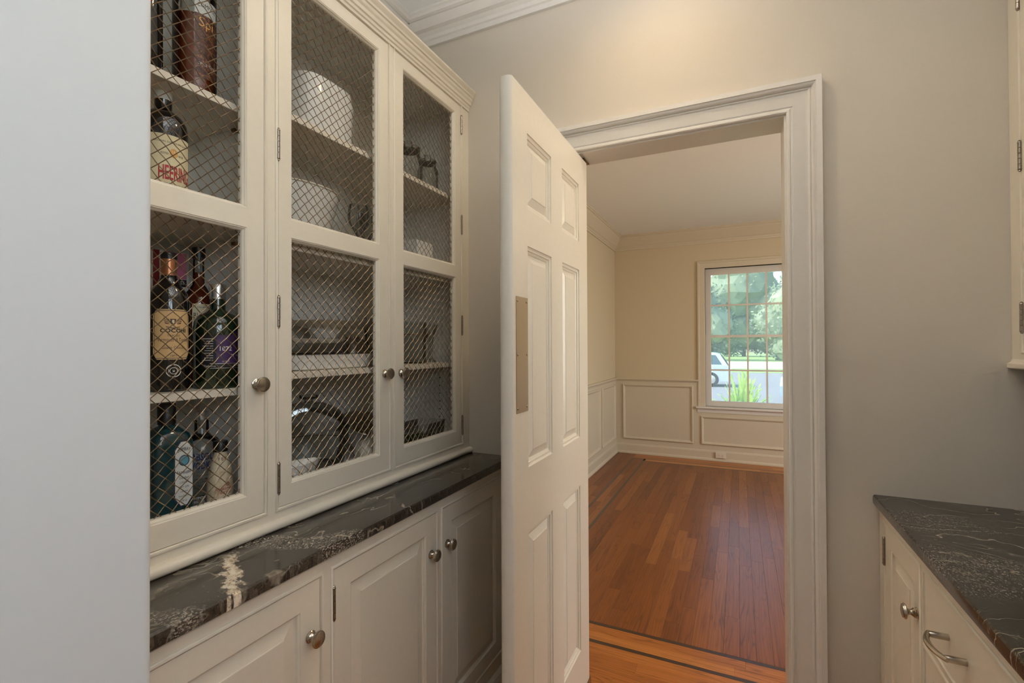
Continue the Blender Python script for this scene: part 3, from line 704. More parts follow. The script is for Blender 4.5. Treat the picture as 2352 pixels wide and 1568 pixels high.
flush_lamp(.95, 2.75, CEIL - .01)

# ------------------------------------------------------------------ bottles
def sect(n, th): 
    c, s_ = abs(math.cos(th)), abs(math.sin(th)); return 1.0 / ((c ** n + s_ ** n) ** (1.0 / n))
def shell(prof, mat, parent, name, n=2, seg=36, sy=1.0, label=None):
    """surface of revolution; rows (r, z) or (r, z, squareness)"""
    m = MB(); vs = []
    for row in prof:
        r, z = row[:2]; e = row[2] if len(row) > 2 else n
        for k in range(seg):
            a = 2 * PI * (k + .5) / seg; q = sect(e, a) * r; vs.append((q * math.cos(a), q * math.sin(a) * sy, z))
    fs = [(i * seg + k, i * seg + (k + 1) % seg, (i + 1) * seg + (k + 1) % seg, (i + 1) * seg + k) for i in range(len(prof) - 1) for k in range(seg)]
    fs += [tuple(range(seg - 1, -1, -1)), tuple(range((len(prof) - 1) * seg, len(prof) * seg))]
    return m.add(vs, fs).build(name, mat, parent, smooth=True, label=label)
def wrap(r, flat, off=.0006):
    """map label coordinates (x to the right, z up) onto the bottle front (+X)"""
    if flat: return lambda x, z: (r + off, x, z)
    return lambda x, z: ((r + off) * math.cos(x / r), (r + off) * math.sin(x / r), z)
def patch(parent, name, mat, r, x0, x1, z0, z1, flat=False, off=.0006, rnd=0.0, label=None):
    W = wrap(r, flat, off); m = MB(); n = 14; rows = 8; vs = []; fs = []
    for j in range(rows + 1):
        for i in range(n + 1):
            fx, fz = i / n, j / rows; x = x0 + (x1 - x0) * fx; z = z0 + (z1 - z0) * fz
            if rnd:
                edge = max(0, rnd - (z - z0), rnd - (z1 - z)); ins = rnd - math.sqrt(max(0, rnd * rnd - edge * edge))
                x = x0 + ins + (x1 - x0 - 2 * ins) * fx
            vs.append(W(x, z))
    for j in range(rows):
        for i in range(n): a = j * (n + 1) + i; fs.append((a, a + 1, a + n + 2, a + n + 1))
    return m.add(vs, fs).build(name, mat, parent, smooth=True, label=label)
def words(parent, txt, mat, r, xc, zc, width, height, flat=False, off=.0011, bold=.0, arc=0.0):
    vs, fs = text_mesh(txt, .02, width, bold, height)
    if not vs: return
    W = wrap(r, flat, off); MB().add([W(xc + x, zc + y - arc * (x / max(width, 1e-5)) ** 2) for x, y in vs], fs).build('lettering', mat, parent)
def disc(parent, mat, r, xc, zc, rad, rin=0.0, flat=False, off=.0009, name='emblem', sx=1.0):
    W = wrap(r, flat, off); n = 24; vs = [W(xc + rad * sx * math.cos(2 * PI * k / n), zc + rad * math.sin(2 * PI * k / n)) for k in range(n)]
    if rin:
        vs += [W(xc + rin * sx * math.cos(2 * PI * k / n), zc + rin * math.sin(2 * PI * k / n)) for k in range(n)]
        fs = [(k, (k + 1) % n, n + (k + 1) % n, n + k) for k in range(n)]
    else: fs = [tuple(range(n))]
    return MB().add(vs, fs).build(name, mat, parent)
def bottle(name, label, loc, rot=-25): return tag(empty(name, loc, math.radians(rot)), label, 'bottle', 'bottles in the left mesh-door section')
Z1, Z2, Z3, Z4 = 1.891, 1.6225, 1.2515, .9785     # shelf tops, first section
# top shelf
b = bottle('wine_bottle', 'black bottle cut off by the wall end on the top left shelf', (-1.10, .555, Z1))
shell([(.036, 0), (.039, .004), (.039, .19), (.034, .22), (.016, .255), (.0145, .31)], 'black_glass', b, 'glass')
patch(b, 'label', 'label_black', .039, -.03, .03, .05, .13); disc(b, 'print_red', .039, .01, .155, .012)
b = bottle('whisky_bottle', 'clear bottle of amber spirit with brown mottled arched label on the top left shelf', (-1.105, .668, Z1), -14)
shell([(.038, 0), (.0425, .004), (.0425, .255), (.038, .28), (.016, .31), (.0145, .36)], 'clear_glass', b, 'glass')
shell([(.037, .006), (.0405, .01), (.0405, .185)], 'amber_liquid', b, 'spirit')
lb = patch(b, 'label', 'label_mottled', .0425, -.013, .036, .045, .205, label='mottled brown label')
m_ = patch(b, 'label', 'label_white', .0425, -.013, .036, .185, .220, off=.0009); words(m_, 'COMPASS', 'print_black', .0425, .012, .206, .040, .009, arc=.01)
words(lb, 'Spi', 'print_gold', .0425, .010, .165, .030, .028)
words(lb, 'SPICE TREE', 'print_white', .0425, .012, .075, .036, .006)
patch(b, 'label', 'label_white', .0425, .046, .058, .02, .16)
b = bottle('liqueur_bottle', 'black bottle with cream label in red letters on the second shelf', (-1.085, .592, Z2), -8)
shell([(.040, 0), (.0440, .004), (.0440, .168), (.0415, .186), (.034, .200), (.022, .210), (.0155, .216), (.0150, .262), (.0165, .264), (.0165, .268)], 'black_glass', b, 'glass')
shell([(.0158, .235), (.0158, .268), (.0150, .2695)], 'label_white', b, 'neck_label', label='white neck band')
shell([(.0162, .268), (.0162, .273), (.014, .2745)], 'print_red', b, 'seal')
lb = patch(b, 'label', 'label_cream', .0440, -.062, .040, .012, .152, label='cream label')
words(lb, 'HEERING', 'print_red', .0440, .006, .075, .060, .030, bold=.0004)
words(lb, 'CHERRY LIQUEUR', 'print_black', .0440, .003, .051, .054, .0055)
words(lb, 'ESTD          1818', 'print_black', .0440, .0, .113, .040, .004); words(lb, 'ORIGINAL DANISH SPECIALITY', 'print_black', .0440, .0, .137, .066, .0035)
patch(lb, 'stripe', 'print_black', .0440, -.062, .040, .035, .040, off=.001)
disc(lb, 'print_gold', .0440, .002, .116, .009, sx=.8)
# third shelf
b = bottle('vermouth_bottle', 'dark bottle with tan label and copper neck foil on the third shelf', (-1.09, .606, Z3), -21)
shell([(.034, 0), (.0375, .004), (.0375, .185), (.034, .205), (.022, .222), (.0150, .238), (.0140, .262)], 'black_glass', b, 'glass')
shell([(.0148, .238), (.0148, .277)], 'copper_foil', b, 'foil'); shell([(.0152, .277), (.0152, .290), (.013, .2915)], 'black_plastic', b, 'cap')
lb = patch(b, 'label', 'label_tan', .0375, -.034, .036, .066, .170, rnd=.008, label='tan label')
for q in (((-.031, .033, .1665, .1675), ), ((-.031, .033, .0685, .0695),), ((-.0312, -.0304, .074, .163),), ((.0324, .0332, .074, .163),)): patch(lb, 'border', 'print_navy', .0375, *q[0], off=.001)
words(lb, 'COCCHI', 'print_black', .0375, .003, .126, .046, .0085, bold=.0005); words(lb, 'TORINO', 'print_brown', .0375, .003, .1155, .022, .004)
words(lb, 'Vermouth di Torino', 'print_brown', .0375, .003, .107, .056, .0075); words(lb, 'Giulio Cocchi', 'print_brown', .0375, .003, .091, .040, .006); words(lb, '1891', 'print_brown', .0375, .003, .074, .010, .004)
def poly(parent, mat, r, pts, off=.0011, name='emblem'):
    W = wrap(r, False, off); MB().add([W(x, z) for x, z in pts], [tuple(range(len(pts)))]).build(name, mat, parent)
poly(lb, 'print_brown', .0375, [(-.003, .150), (.007, .150), (.007, .142), (.002, .136), (-.003, .142)])
poly(lb, 'label_cream', .0375, [(.0, .148), (.004, .148), (.004, .143), (.002, .140), (.0, .143)], .0014)
for sg in (-1, 1):
    for k in range(4): poly(lb, 'print_brown', .0375, [(.002 + sg * .006, .139 + k * .0028), (.002 + sg * (.013 + k * .0012), .1400 + k * .0045), (.002 + sg * (.015 + k * .001), .1430 + k * .0040), (.002 + sg * .007, .1405 + k * .0028)])
poly(lb, 'print_brown', .0375, [(-.010, .1345), (.002, .1315), (.014, .1345), (.014, .1330), (.002, .1300), (-.010, .1330)])
disc(b, 'print_white', .0375, .003, .043, .0135, .0118, name='seal_mark'); disc(b, 'print_white', .0375, .003, .043, .0072, .0060, name='seal_mark'); words(b, '1 x 1', 'print_white', .0375, .003, .043, .018, .006)
b = tag(empty('whisky_carton', (-1.245, .676, Z3), math.radians(0)), 'pink and yellow whisky carton standing behind the tan-label bottle', 'box')
MB().box(-.034, .034, -.037, .037, 0, .318, .001).build('carton', 'label_white', b)
for nm, mt, x0, x1, z0, z1 in (('panel', 'carton_pink', -.012, .037, .255, .317), ('panel', 'carton_yellow', -.022, -.0122, .235, .312), ('panel', 'label_black', -.022, .037, .236, .254), ('panel', 'carton_pink', -.005, .02, .222, .2355), ('panel', 'carton_green', .008, .030, .196, .221), ('panel', 'carton_red', -.037, -.023, .20, .317)):
    patch(b, nm, mt, .034, x0, x1, z0, z1, True)
words(b, 'COMPASS', 'print_white', .034, .008, .246, .046, .008, True, .0015); words(b, 'ERIMENT', 'print_black', .034, .006, .176, .042, .007, True); words(b, 'Whisky', 'print_black', .034, .012, .162, .030, .009, True)
b = bottle('liqueur_bottle', 'tall clear long-necked bottle of dark red spirit with small white label', (-1.162, .712, Z3), -22)
shell([(.030, 0), (.034, .004), (.034, .185), (.032, .212), (.022, .224), (.0125, .240), (.0110, .300), (.0135, .302), (.0135, .315)], 'clear_glass', b, 'glass')
shell([(.030, .004), (.0325, .008), (.0325, .184), (.0305, .210), (.020, .2225), (.011, .238), (.0096, .268), (.004, .270)], 'red_liquid', b, 'spirit')
shell([(.0142, .303), (.0142, .326), (.0125, .328)], 'black_plastic', b, 'cap')
lb = patch(b, 'label', 'label_cream', .034, -.018, .022, .12, .192, label='small off-white label'); words(lb, 'BLACK', 'print_black', .034, .002, .165, .034, .012); words(lb, 'LIQUEUR', 'print_black', .034, .002, .184, .02, .003)
b = bottle('amaro_bottle', 'squat green bottle with purple label and silver cap on the third shelf', (-1.073, .700, Z3), -14)
shell([(.044, 0), (.0475, .005), (.0475, .130), (.045, .150), (.036, .163), (.022, .170), (.0160, .176), (.0150, .212)], 'green_glass', b, 'glass')
shell([(.0165, .200), (.0165, .222)], 'silver_cap', b, 'neck_band'); shell([(.0175, .222), (.0175, .232), (.016, .234)], 'silver_cap', b, 'cap')
lb = patch(b, 'label', 'label_black', .0475, -.050, .042, .045, .118, label='black and purple label')
m_ = patch(lb, 'panel', 'label_purple', .0475, -.018, .042, .055, .118, off=.0009)
words(m_, '1872', 'print_white', .0475, .000, .088, .024, .010, off=.0014, bold=.0004); words(m_, 'LICORE', 'print_white', .0475, .0, .060, .014, .003, off=.0014)
disc(m_, 'label_purple', .0475, .026, .108, .020, sx=.8, off=.0011); disc(m_, 'print_brown', .0475, .026, .106, .017, .0135, sx=.75, off=.0015); words(m_, 'M  HILL', 'print_white', .0475, .025, .073, .028, .006, off=.0014)
words(lb, 'AMARO', 'print_white', .0475, .026, .051, .020, .005, off=.0014); words(lb, 'Felsina', 'print_white', .0475, -.03, .050, .022, .004, off=.0012)
for k in range(10): patch(lb, 'text_line', 'print_white', .0475, -.045 + .004 * (k % 3), -.024, .062 + k * .0052, .0632 + k * .0052, off=.001)
patch(lb, 'stripe', 'silver_cap', .0475, -.03, .042, .0545, .0558, off=.0012); patch(lb, 'stripe', 'silver_cap', .0475, -.03, .042, .0445, .0458, off=.0012)
# bottom shelf
b = bottle('gin_bottle', 'square blue-green gin bottle with white arched label on the bottom shelf', (-1.09, .602, Z4), -4)
shell([(.034, 0, 6), (.0375, .004, 7), (.0375, .165, 7), (.034, .182, 5), (.020, .196, 3), (.0150, .200, 2), (.0145, .205, 2)], 'blue_glass', b, 'glass', seg=48)
shell([(.0165, .203), (.0165, .245), (.015, .247)], 'black_plastic', b, 'cap')
patch(b, 'label_edge', 'print_navy', .0375, -.004, .0335, .032, .170, True, .0005, .012)
lb = patch(b, 'label', 'label_white', .0375, -.002, .0315, .035, .167, True, .0010, .011, label='white arched label')
words(lb, 'BOMBAY', 'print_black', .0375, .0148, .152, .025, .007, True, .0016, arc=.012); words(lb, 'SAPPHIRE', 'print_black', .0375, .0148, .102, .027, .0065, True, .0016, arc=-.012)
disc(lb, 'print_teal', .0375, .0148, .128, .0105, flat=True, off=.0015, sx=.85); disc(lb, 'print_navy', .0375, .0148, .128, .0115, .0095, True, .0017, sx=.9)
for k, (tx, wd) in enumerate((('Distilled', .018), ('LONDON', .016), ('DRY GIN', .018), ('imported', .014), ('from England', .020), ('70 cl', .010))): words(lb, tx, 'print_navy', .0375, .0148, .092 - k * .0095, wd, .0045, True, .0016)
b = bottle('vodka_bottle', 'clear vodka bottle with blue letters and silver cap on the bottom shelf', (-1.150, .712, Z4), -12)
shell([(.038, 0), (.0420, .004), (.0420, .118), (.040, .135), (.032, .148), (.0185, .155), (.0150, .160), (.0145, .196)], 'clear_glass', b, 'glass')
shell([(.0160, .194), (.0160, .212), (.0145, .2135)], 'silver_cap', b, 'cap'); shell([(.036, .004), (.0395, .007), (.0395, .045)], 'dish_glass', b, 'spirit')
words(b, 'ABSOLUT', 'print_blue', .0420, -.004, .113, .062, .017, bold=.0004); words(b, 'VODKA', 'print_blue', .0420, -.012, .093, .046, .017, bold=.0004)
for k, tx in enumerate(('Country of Sweden', 'This superb vodka', 'was distilled', 'from grain', 'since 1879')): words(b, tx, 'print_navy', .0420, -.004, .078 - k * .0075, .044 - .004 * (k % 2), .005)
words(b, 'IMPORTED', 'print_white', .0420, -.01, .020, .04, .006); words(b, '40% VOL 100CL', 'print_white', .0420, -.01, .011, .04, .005)
b = bottle('bitters_bottle', 'small bitters bottle in crinkled cream paper with black cap on the bottom shelf', (-1.072, .706, Z4), -20)
shell([(.024, 0), (.0265, .003), (.0265, .055), (.0235, .080), (.0165, .108), (.0130, .122), (.0125, .130)], 'paper_wrap', b, 'paper_wrap')
shell([(.0150, .127), (.0150, .149), (.014, .1505)], 'black_plastic', b, 'cap')
words(b, 'FEE BROTHERS', 'print_red', .0265, .004, .046, .038, .0055, bold=.0002); words(b, 'BITTERS', 'print_red', .0265, .006, .038, .024, .005); disc(b, 'print_red', .0265, .008, .056, .004, .0028); words(b, 'F E E', 'print_brown', .0150, .0, .112, .014, .007, off=.003)
words(b, 'AROMATIC', 'print_red', .0265, .005, .018, .028, .004)

# ------------------------------------------------------------------ dishes behind the two mesh doors
def thing(name, label, cat, loc, rot=0, group=None): return tag(empty(name, loc, math.radians(rot)), label, cat, group)
def tray(parent, name, mat, lx, ly, h, top=1.1, wall=.005, z=0):
    """open rectangular dish: tapered sides, rounded corners, hollow"""
    n = 6; rows = [(.92 / top, 0), (1 / top, .004), (1, h), (1 - .02, h), (1 / top - .06, .008)]; vs = []; seg = 40
    for s_, zz in rows:
        for k in range(seg):
            a = 2 * PI * k / seg; q = sect(n, a); vs.append((q * math.cos(a) * lx / 2 * s_, q * math.sin(a) * ly / 2 * s_, z + zz))
    fs = [(i * seg + k, i * seg + (k + 1) % seg, (i + 1) * seg + (k + 1) % seg, (i + 1) * seg + k) for i in range(len(rows) - 1) for k in range(seg)]
    fs += [tuple(range(seg - 1, -1, -1)), tuple(range((len(rows) - 1) * seg, len(rows) * seg))]
    return MB().add(vs, fs).build(name, mat, parent, smooth=True)
S1, S2, S3, S4 = 1.9365, 1.6055, 1.2775, .9785    # shelf tops, second section
G2 = 'dishes behind the middle and far mesh doors'
t_ = thing('serving_jar', 'large white rounded serving crock on the top shelf behind the middle door', 'crock', (-1.155, 1.035, S1), 0, G2)
shell([(.085, 0, 4), (.100, .006, 4), (.105, .13, 4), (.098, .170, 4), (.075, .185, 3.5)], 'china', t_, 'body'); shell([(.078, .184, 3.5), (.06, .193, 3), (.018, .197, 2), (.016, .207, 2), (.006, .214, 2)], 'china', t_, 'lid')
t_ = thing('serving_dish', 'tall oval pale dish on the second shelf behind the middle door', 'dish', (-1.175, 1.00, S2), 0, G2)
shell([(.050, 0), (.055, .006), (.085, .10), (.105, .19), (.101, .19), (.078, .10)], 'china', t_, 'body', sy=1.3); shell([(.100, .188), (.108, .192), (.104, .197)], 'china_tan', t_, 'rim', sy=1.3)
for k, (x, y, h) in enumerate(((-1.055, 1.13, .17), (-1.08, 1.19, .185), (-1.14, 1.25, .18), (-1.07, 1.275, .175))):
    where = ('nearest the left stile', 'second from the left', 'set back behind the others', 'nearest the door knobs')[k]
    t_ = thing('flute_glass', 'clear stemmed glass on the second shelf, ' + where, 'glass', (x, y, S2), 0, 'stemmed glasses on the second shelf')
    m = MB().lathe([(.033, 0), (.030, .003), (.005, .008), (.004, .07), (.012, .085), (.030, .115), (.033, .14), (.028, h), (.027, h), (.031, .14), (.028, .117), (.010, .088)], seg=22, caps=False)
    m.build('bowl_and_stem', 'dish_glass', t_, smooth=True)
t_ = thing('baking_dish', 'white rectangular baking dish at the bottom of the stack on the third shelf', 'dish', (-1.125, 1.045, S3), 0, G2)
tray(t_, 'body', 'china', .17, .33, .042)
t_ = thing('serving_dish', 'pale green-white oblong dish second from the bottom of the stack', 'dish', (-1.135, 1.005, S3 + .0425), 0, G2)
tray(t_, 'body', 'dish_glass', .15, .23, .033)
t_ = thing('platter', 'flat tan platter lying across the stacked dishes', 'platter', (-1.14, 1.00, S3 + .076), 0, G2)
tray(t_, 'body', 'china_tan', .14, .23, .012); 
t_ = thing('footed_bowl', 'dark brown upturned bowl beside the dish stack', 'bowl', (-1.115, 1.165, S3 + .0425), 0, G2)
shell([(.052, 0), (.050, .006), (.034, .040), (.028, .046)], 'dark_glaze', t_, 'body', n=4); shell([(.022, .046), (.020, .053)], 'dark_glaze', t_, 'foot')
t_ = thing('small_bowl', 'small bluish white bowl holding up the square plate', 'bowl', (-1.175, 1.11, S3 + .0885), 0, G2)
shell([(.030, 0), (.040, .006), (.052, .034), (.050, .034), (.036, .008)], 'china', t_, 'body')
t_ = thing('square_plate', 'wide pale plate balanced on top of the dish stack', 'plate', (-1.165, 1.145, S3 + .123), 0, G2)
tray(t_, 'body', 'china_tan', .20, .29, .020, 1.5)
for k, y in enumerate((1.245, 1.315)):
    t_ = thing('tumbler', ('clear straight tumbler on the third shelf beside the plate', 'clear straight tumbler on the third shelf behind the centre stiles')[k], 'glass', (-1.09 - .06 * k, y, S3), 0, 'tumblers on the third shelf')
    MB().lathe([(.030, 0), (.033, .004), (.037, .16), (.035, .16), (.030, .010)], seg=22).build('body', 'dish_glass', t_, smooth=True)
t_ = thing('casserole', 'big lidded glass casserole on the bottom shelf behind the middle door', 'casserole', (-1.157, 1.030, S4), 0, G2)
shell([(.080, 0), (.096, .010), (.110, .050), (.114, .078), (.119, .080), (.119, .084), (.112, .086), (.115, .122)], 'dish_glass', t_, 'bowl'); shell([(.119, .123), (.119, .128), (.108, .145), (.082, .178), (.042, .196), (.014, .200)], 'dish_glass', t_, 'lid'); shell([(.010, .199), (.012, .206), (.026, .212), (.026, .220), (.012, .222)], 'dish_glass', t_, 'lid_knob')
t_ = thing('mixing_bowl', 'shiny metal bowl tipped against the cabinet back on the bottom shelf', 'bowl', (-1.190, 1.300, S4 + .012), 0, G2); t_.rotation_euler = (0, .35, 0)
shell([(.035, 0), (.060, .012), (.085, .050), (.098, .085), (.102, .088), (.095, .087), (.080, .052), (.056, .018)], 'silver_cap', t_, 'body'); shell([(.102, .086), (.104, .088), (.102, .090)], 'nickel', t_, 'rim')
t_ = thing('garlic_jar', 'round beige garlic-shaped jar with a stalk on the bottom shelf', 'jar', (-1.060, 1.200, S4), 0, G2)
m = MB(); vs = []; seg = 48; prof = [(.036, 0), (.052, .010), (.058, .030), (.052, .052), (.034, .066), (.014, .073), (.009, .084), (.008, .096)]
for r, z in prof:
    for k in range(seg): a = 2 * PI * k / seg; q = r * (1 + .05 * math.cos(a * 8)); vs.append((q * math.cos(a), q * math.sin(a), z))
m.add(vs, [(i * seg + k, i * seg + (k + 1) % seg, (i + 1) * seg + (k + 1) % seg, (i + 1) * seg + k) for i in range(len(prof) - 1) for k in range(seg)] + [tuple(range(seg)), tuple(range((len(prof) - 1) * seg, len(prof) * seg))]).build('body', 'china_tan', t_, smooth=True)
MB().lathe([(.0, .0), (.019, .001), (.021, .003), (.019, .005), (0, .0055)], (.052, -.012, .046), (1, -.1, .35), 24).build('medallion', 'silver_cap', t_, smooth=True)
t_ = thing('soup_plate', 'white embossed shallow dish at the front of the bottom shelf', 'dish', (-1.046, .862, S4), 0, G2)
shell([(.026, 0), (.028, .006), (.031, .040), (.036, .058), (.037, .060), (.034, .060), (.028, .044)], 'china', t_, 'body', sy=2.9)
for k in range(9):
    a = -.5 + k * .16; MB().lathe([(.0055, 0), (.004, .002), (.001, .003)], (.032 * math.cos(a) - .001, .032 * math.sin(a) * 2.9, .045 - .004 * (k % 2)), (math.cos(a), math.sin(a), -.3), 8).build('relief', 'china_tan', t_, smooth=True)
t_ = thing('wine_bottle', 'long dark green bottle lying at the right of the bottom shelf', 'bottle', (-1.048, 1.37, S4 + .031), 90)
MB().lathe([(.026, -.10), (.030, -.095), (.030, .05), (.012, .08), (.011, .12)], axis=(1, 0, 0), seg=22).build('glass', 'green_glass', t_, smooth=True)
# far door
for k, (x, y, r, h) in enumerate(((-1.15, 1.50, .055, .16), (-1.13, 1.60, .042, .14))):
    t_ = thing('glass_jar', ('wide lidded glass jar on the top shelf behind the far door', 'narrow lidded glass jar beside the cabinet end on the top shelf')[k], 'jar', (x, y, S1), 0, 'glass jars on the top shelf')
    shell([(r * .85, 0), (r, .006), (r, h * .75), (r * .8, h * .9), (r * .8, h)], 'dish_glass', t_, 'body'); shell([(r * .84, h), (r * .84, h + .012), (r * .3, h + .02), (r * .3, h + .035)], 'dish_glass', t_, 'lid')
t_ = thing('white_box', 'white carton with tan base on the second shelf behind the far door', 'box', (-1.11, 1.475, S2), 0, G2)
MB().box(-.06, .06, -.055, .045, .03, .125, .003).build('carton', 'china', t_); MB().box(-.062, .062, -.057, .047, 0, .03, .003).build('carton_base', 'china_tan', t_)
t_ = thing('hurricane_jar', 'open glass jar with a dark heart charm on the third shelf', 'jar', (-1.12, 1.485, S3), 0, G2)
MB().lathe([(.045, 0), (.050, .004), (.052, .155), (.050, .155), (.048, .010)], seg=28).build('body', 'dish_glass', t_, smooth=True)
hp = [(.010 * 16 / 16 * math.sin(a) ** 3, .010 / 16 * (13 * math.cos(a) - 5 * math.cos(2 * a) - 2 * math.cos(3 * a) - math.cos(4 * a))) for a in [2 * PI * k / 24 for k in range(24)]]
MB().prism(lambda a, b, h: (.0535 + h, a + .014, b + .105), hp, 0, .003).build('heart_charm', 'dark_glaze', t_)
MB().lathe([(.0528, .108), (.0534, .109), (.0528, .110)], seg=28, caps=False).build('wire', 'bronze', t_)
t_ = thing('bud_vase', 'slim flared glass vase on the third shelf near the cabinet end', 'vase', (-1.12, 1.600, S3), 0, G2)
MB().lathe([(.026, 0), (.024, .004), (.010, .014), (.009, .06), (.014, .10), (.030, .150), (.028, .150), (.011, .10), (.004, .06)], seg=24).build('body', 'dish_glass', t_, smooth=True)
t_ = thing('loaf_dish', 'rectangular glass loaf dish on the bottom shelf behind the far door', 'dish', (-1.11, 1.535, S4), 0, G2)
tray(t_, 'body', 'dish_glass', .12, .17, .072)

# ------------------------------------------------------------------ outside the dining window
GZ = -.70
struct(MB().box(-4, 6, 6.2, 8.6, GZ - .2, GZ + .02).build('ground_bounce_slab', 'concrete'), 'unseen pale slab added to bounce daylight up to the dining ceiling')  # added below the sill, out of view, to reflect daylight onto the ceiling
m = MB().box(-60, 60, 8.6, 15.5, GZ - .2, GZ).box(-60, 60, 38.5, 45, GZ - .2, GZ).box(-60, 60, 62, 130, GZ - .2, GZ)
o = struct(m.build('ground_lawn', 'grass'), 'sunlit lawn beyond the dining window')
struct(MB().box(-60, 60, 15.5, 38.5, GZ - .2, GZ - .01).build('ground_drive', 'asphalt'), 'grey driveway beyond the window')
struct(MB().box(-60, 60, 45, 62, GZ - .2, GZ + .01).build('ground_road', 'concrete'), 'bright pale road beyond the window')
def car(label, paint_, loc, rot):
    r = thing('car', label, 'car', loc, rot, 'parked cars outside')
    P = lambda a, b, h: (a, h, b); W = .90
    body = [(-2.3, .28), (-2.32, .62), (-2.25, .92), (-1.3, 1.02), (1.95, 1.04), (2.25, .98), (2.30, .60), (2.26, .28)]
    MB().prism(P, body, -W, W).build('body', paint_, r)
    g0 = [(-1.45, 1.0), (-.70, 1.55), (-.45, 1.62), (1.55, 1.66), (1.80, 1.60), (2.18, 1.0)]
    n = len(g0); vs = [(a, -W * (1 - .16 * (b - 1) / .66), b) for a, b in g0] + [(a, W * (1 - .16 * (b - 1) / .66), b) for a, b in g0]
    MB().add(vs, [(i, (i + 1) % n, n + (i + 1) % n, n + i) for i in range(n)] + [tuple(range(n)), tuple(range(2 * n - 1, n - 1, -1))]).build('cabin', paint_, r)
    for s_ in (-1, 1):
        for q in ([(-1.15, 1.08), (-.62, 1.48), (.25, 1.53), (.25, 1.08)], [(.33, 1.08), (.33, 1.53), (1.2, 1.55), (1.2, 1.08)], [(1.28, 1.08), (1.28, 1.55), (1.62, 1.53), (1.90, 1.08)]):
            MB().add([(a, s_ * (W * (1 - .16 * (b - 1) / .66) + .008), b) for a, b in q], [(0, 1, 2, 3)]).build('side_window', 'car_glass', r)
        for x in (-1.45, 1.40):
            wh = MB().lathe([(.20, -.10), (.34, -.10), (.36, -.06), (.36, .06), (.34, .10), (.20, .10)], (x, s_ * (W - .08), .36), (0, s_, 0), 24).build('wheel', 'tyre', r, smooth=True)
            MB().lathe([(.21, .101), (.19, .105), (.06, .11)], (x, s_ * (W - .08), .36), (0, s_, 0), 20).build('hubcap', 'silver_cap', wh, smooth=True)
    for x, ang in ((-1.09, 1), (2.0, -1)): pass
    MB().add([(-1.40, -.72, 1.06), (-1.40, .72, 1.06), (-.80, .64, 1.50), (-.80, -.64, 1.50)], [(0, 1, 2, 3)]).build('windscreen', 'car_glass', r)
    MB().add([(2.155, -.72, 1.07), (2.155, .72, 1.07), (1.855, .64, 1.54), (1.855, -.64, 1.54)], [(0, 1, 2, 3)]).build('rear_window', 'car_glass', r)
car('silver car parked at the left of the dining window view', 'car_silver', (-2.62, 26.0, GZ - .01), 0)
car('blue-grey car parked at the right of the dining window view', 'car_blue', (3.15, 20.3, GZ - .01), 62)
def leaf_cloud(m, cx, cy, cz, rx, ry, rz, n, ls):
    for _ in range(n):
        v = Vector((random.gauss(0, 1), random.gauss(0, 1), random.gauss(0, 1))).normalized() * (random.uniform(.72, 1.05))
        c = Vector((cx + v.x * rx, cy + v.y * ry, cz + v.z * rz)); a = Vector((random.uniform(-1, 1), random.uniform(-1, 1), random.uniform(-1, 1))).normalized() * ls; b_ = a.orthogonal().normalized() * ls * .6
        m.add([c - a, c + b_, c + a, c - b_], [(0, 1, 2, 3)])
def core(m, cx, cy, cz, rx, ry, rz):
    bm = bmesh.new(); bmesh.ops.create_icosphere(bm, subdivisions=3, radius=1)
    for v in bm.verts:
        k = .84 + .22 * noise.noise(v.co * 2.3 + Vector((cx, cy, cz))); v.co = Vector((cx + v.co.x * rx * k, cy + v.co.y * ry * k, cz + v.co.z * rz * k))
    bm.verts.index_update(); m.add([v.co[:] for v in bm.verts], [[v.index for v in f.verts] for f in bm.faces]); bm.free()
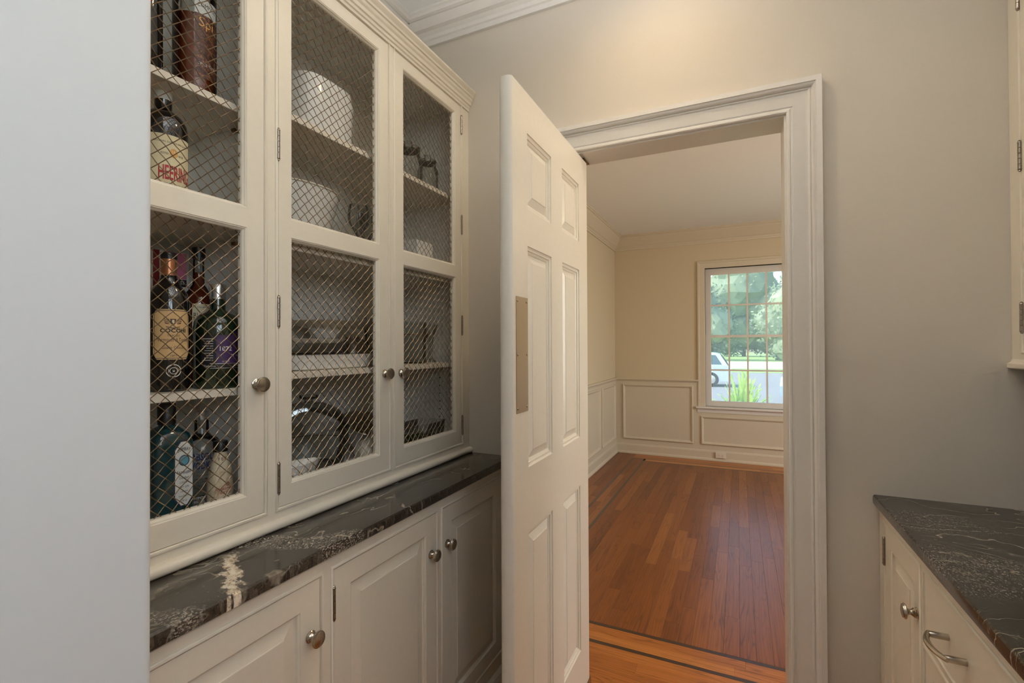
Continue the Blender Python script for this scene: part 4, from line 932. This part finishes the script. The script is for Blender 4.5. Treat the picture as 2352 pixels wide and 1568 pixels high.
tr = [(-17.5, 67, 11, 'leaf_mid'), (-5.6, 67, 11.5, 'leaf_dark'), (6.4, 67, 11, 'leaf_mid'), (18, 67, 11.5, 'leaf_dark'), (-18.5, 88, 17, 'leaf_dark'), (.8, 89, 19, 'leaf_dark'), (20.5, 88, 18, 'leaf_mid')]
wher = ('front row, far left', 'front row, behind the silver car', 'front row, in the right-hand panes', 'front row, far right', 'back row, left end', 'back row, tall, at the window centre', 'back row, right end')
for (x, y, h, mt), wr in zip(tr, wher):
    t_ = thing('tree', ('dark green' if mt == 'leaf_dark' else 'light green') + ' leafy tree beyond the road, ' + wr, 'tree', (x, y, GZ), 0, 'trees beyond the road')
    MB().tube([(0, 0, -.2), (.1, 0, h * .25), (0, .1, h * .6)], [.32, .24, .1], 8).build('trunk', 'bark', t_, smooth=True)
    m = MB()
    for bx, bz, br in ((0, .62, .36), (-.22, .42, .27), (.22, .40, .28), (.02, .24, .24), (-.12, .16, .18), (.17, .17, .18)):
        core(m, bx * h, random.uniform(-.05, .05) * h, bz * h, br * h * .86, br * h * .8, br * h * .9); leaf_cloud(m, bx * h, 0, bz * h, br * h * .9, br * h * .85, br * h * .95, 420, .26)
    m.build('crown', mt, t_)
# arching fern-like shrub just outside
t_ = thing('shrub', 'bright yellow-green arching shrub right outside the dining window', 'shrub', (.06, 9.6, GZ))
m = MB()
for k in range(260):
    a = random.uniform(0, 2 * PI); ln = random.uniform(1.0, 1.75); ou = random.uniform(.10, .72); pts = []
    for i in range(9):
        f = i / 8; pts.append(Vector((math.cos(a) * ou * f ** 1.3, math.sin(a) * ou * f ** 1.3, ln * (f - .32 * f ** 3 * ou / .5))))
    for i in range(1, 9):
        d = (pts[i] - pts[i - 1]).normalized(); sd = d.cross(Vector((0, 0, 1)))
        sd = sd.normalized() if sd.length > .01 else Vector((1, 0, 0)); wl_ = .055 * (1 - .6 * i / 8)
        for s_ in (-1, 1): m.add([pts[i - 1], pts[i - 1] * .5 + pts[i] * .5 + sd * s_ * wl_, pts[i] + sd * s_ * wl_ * .5, pts[i]], [(0, 1, 2, 3)])
m.build('fronds', 'leaf_bright', t_)
MB().tube([(0, 0, -.05), (.01, 0, .3)], [.05, .03], 8).build('stem', 'bark', t_)
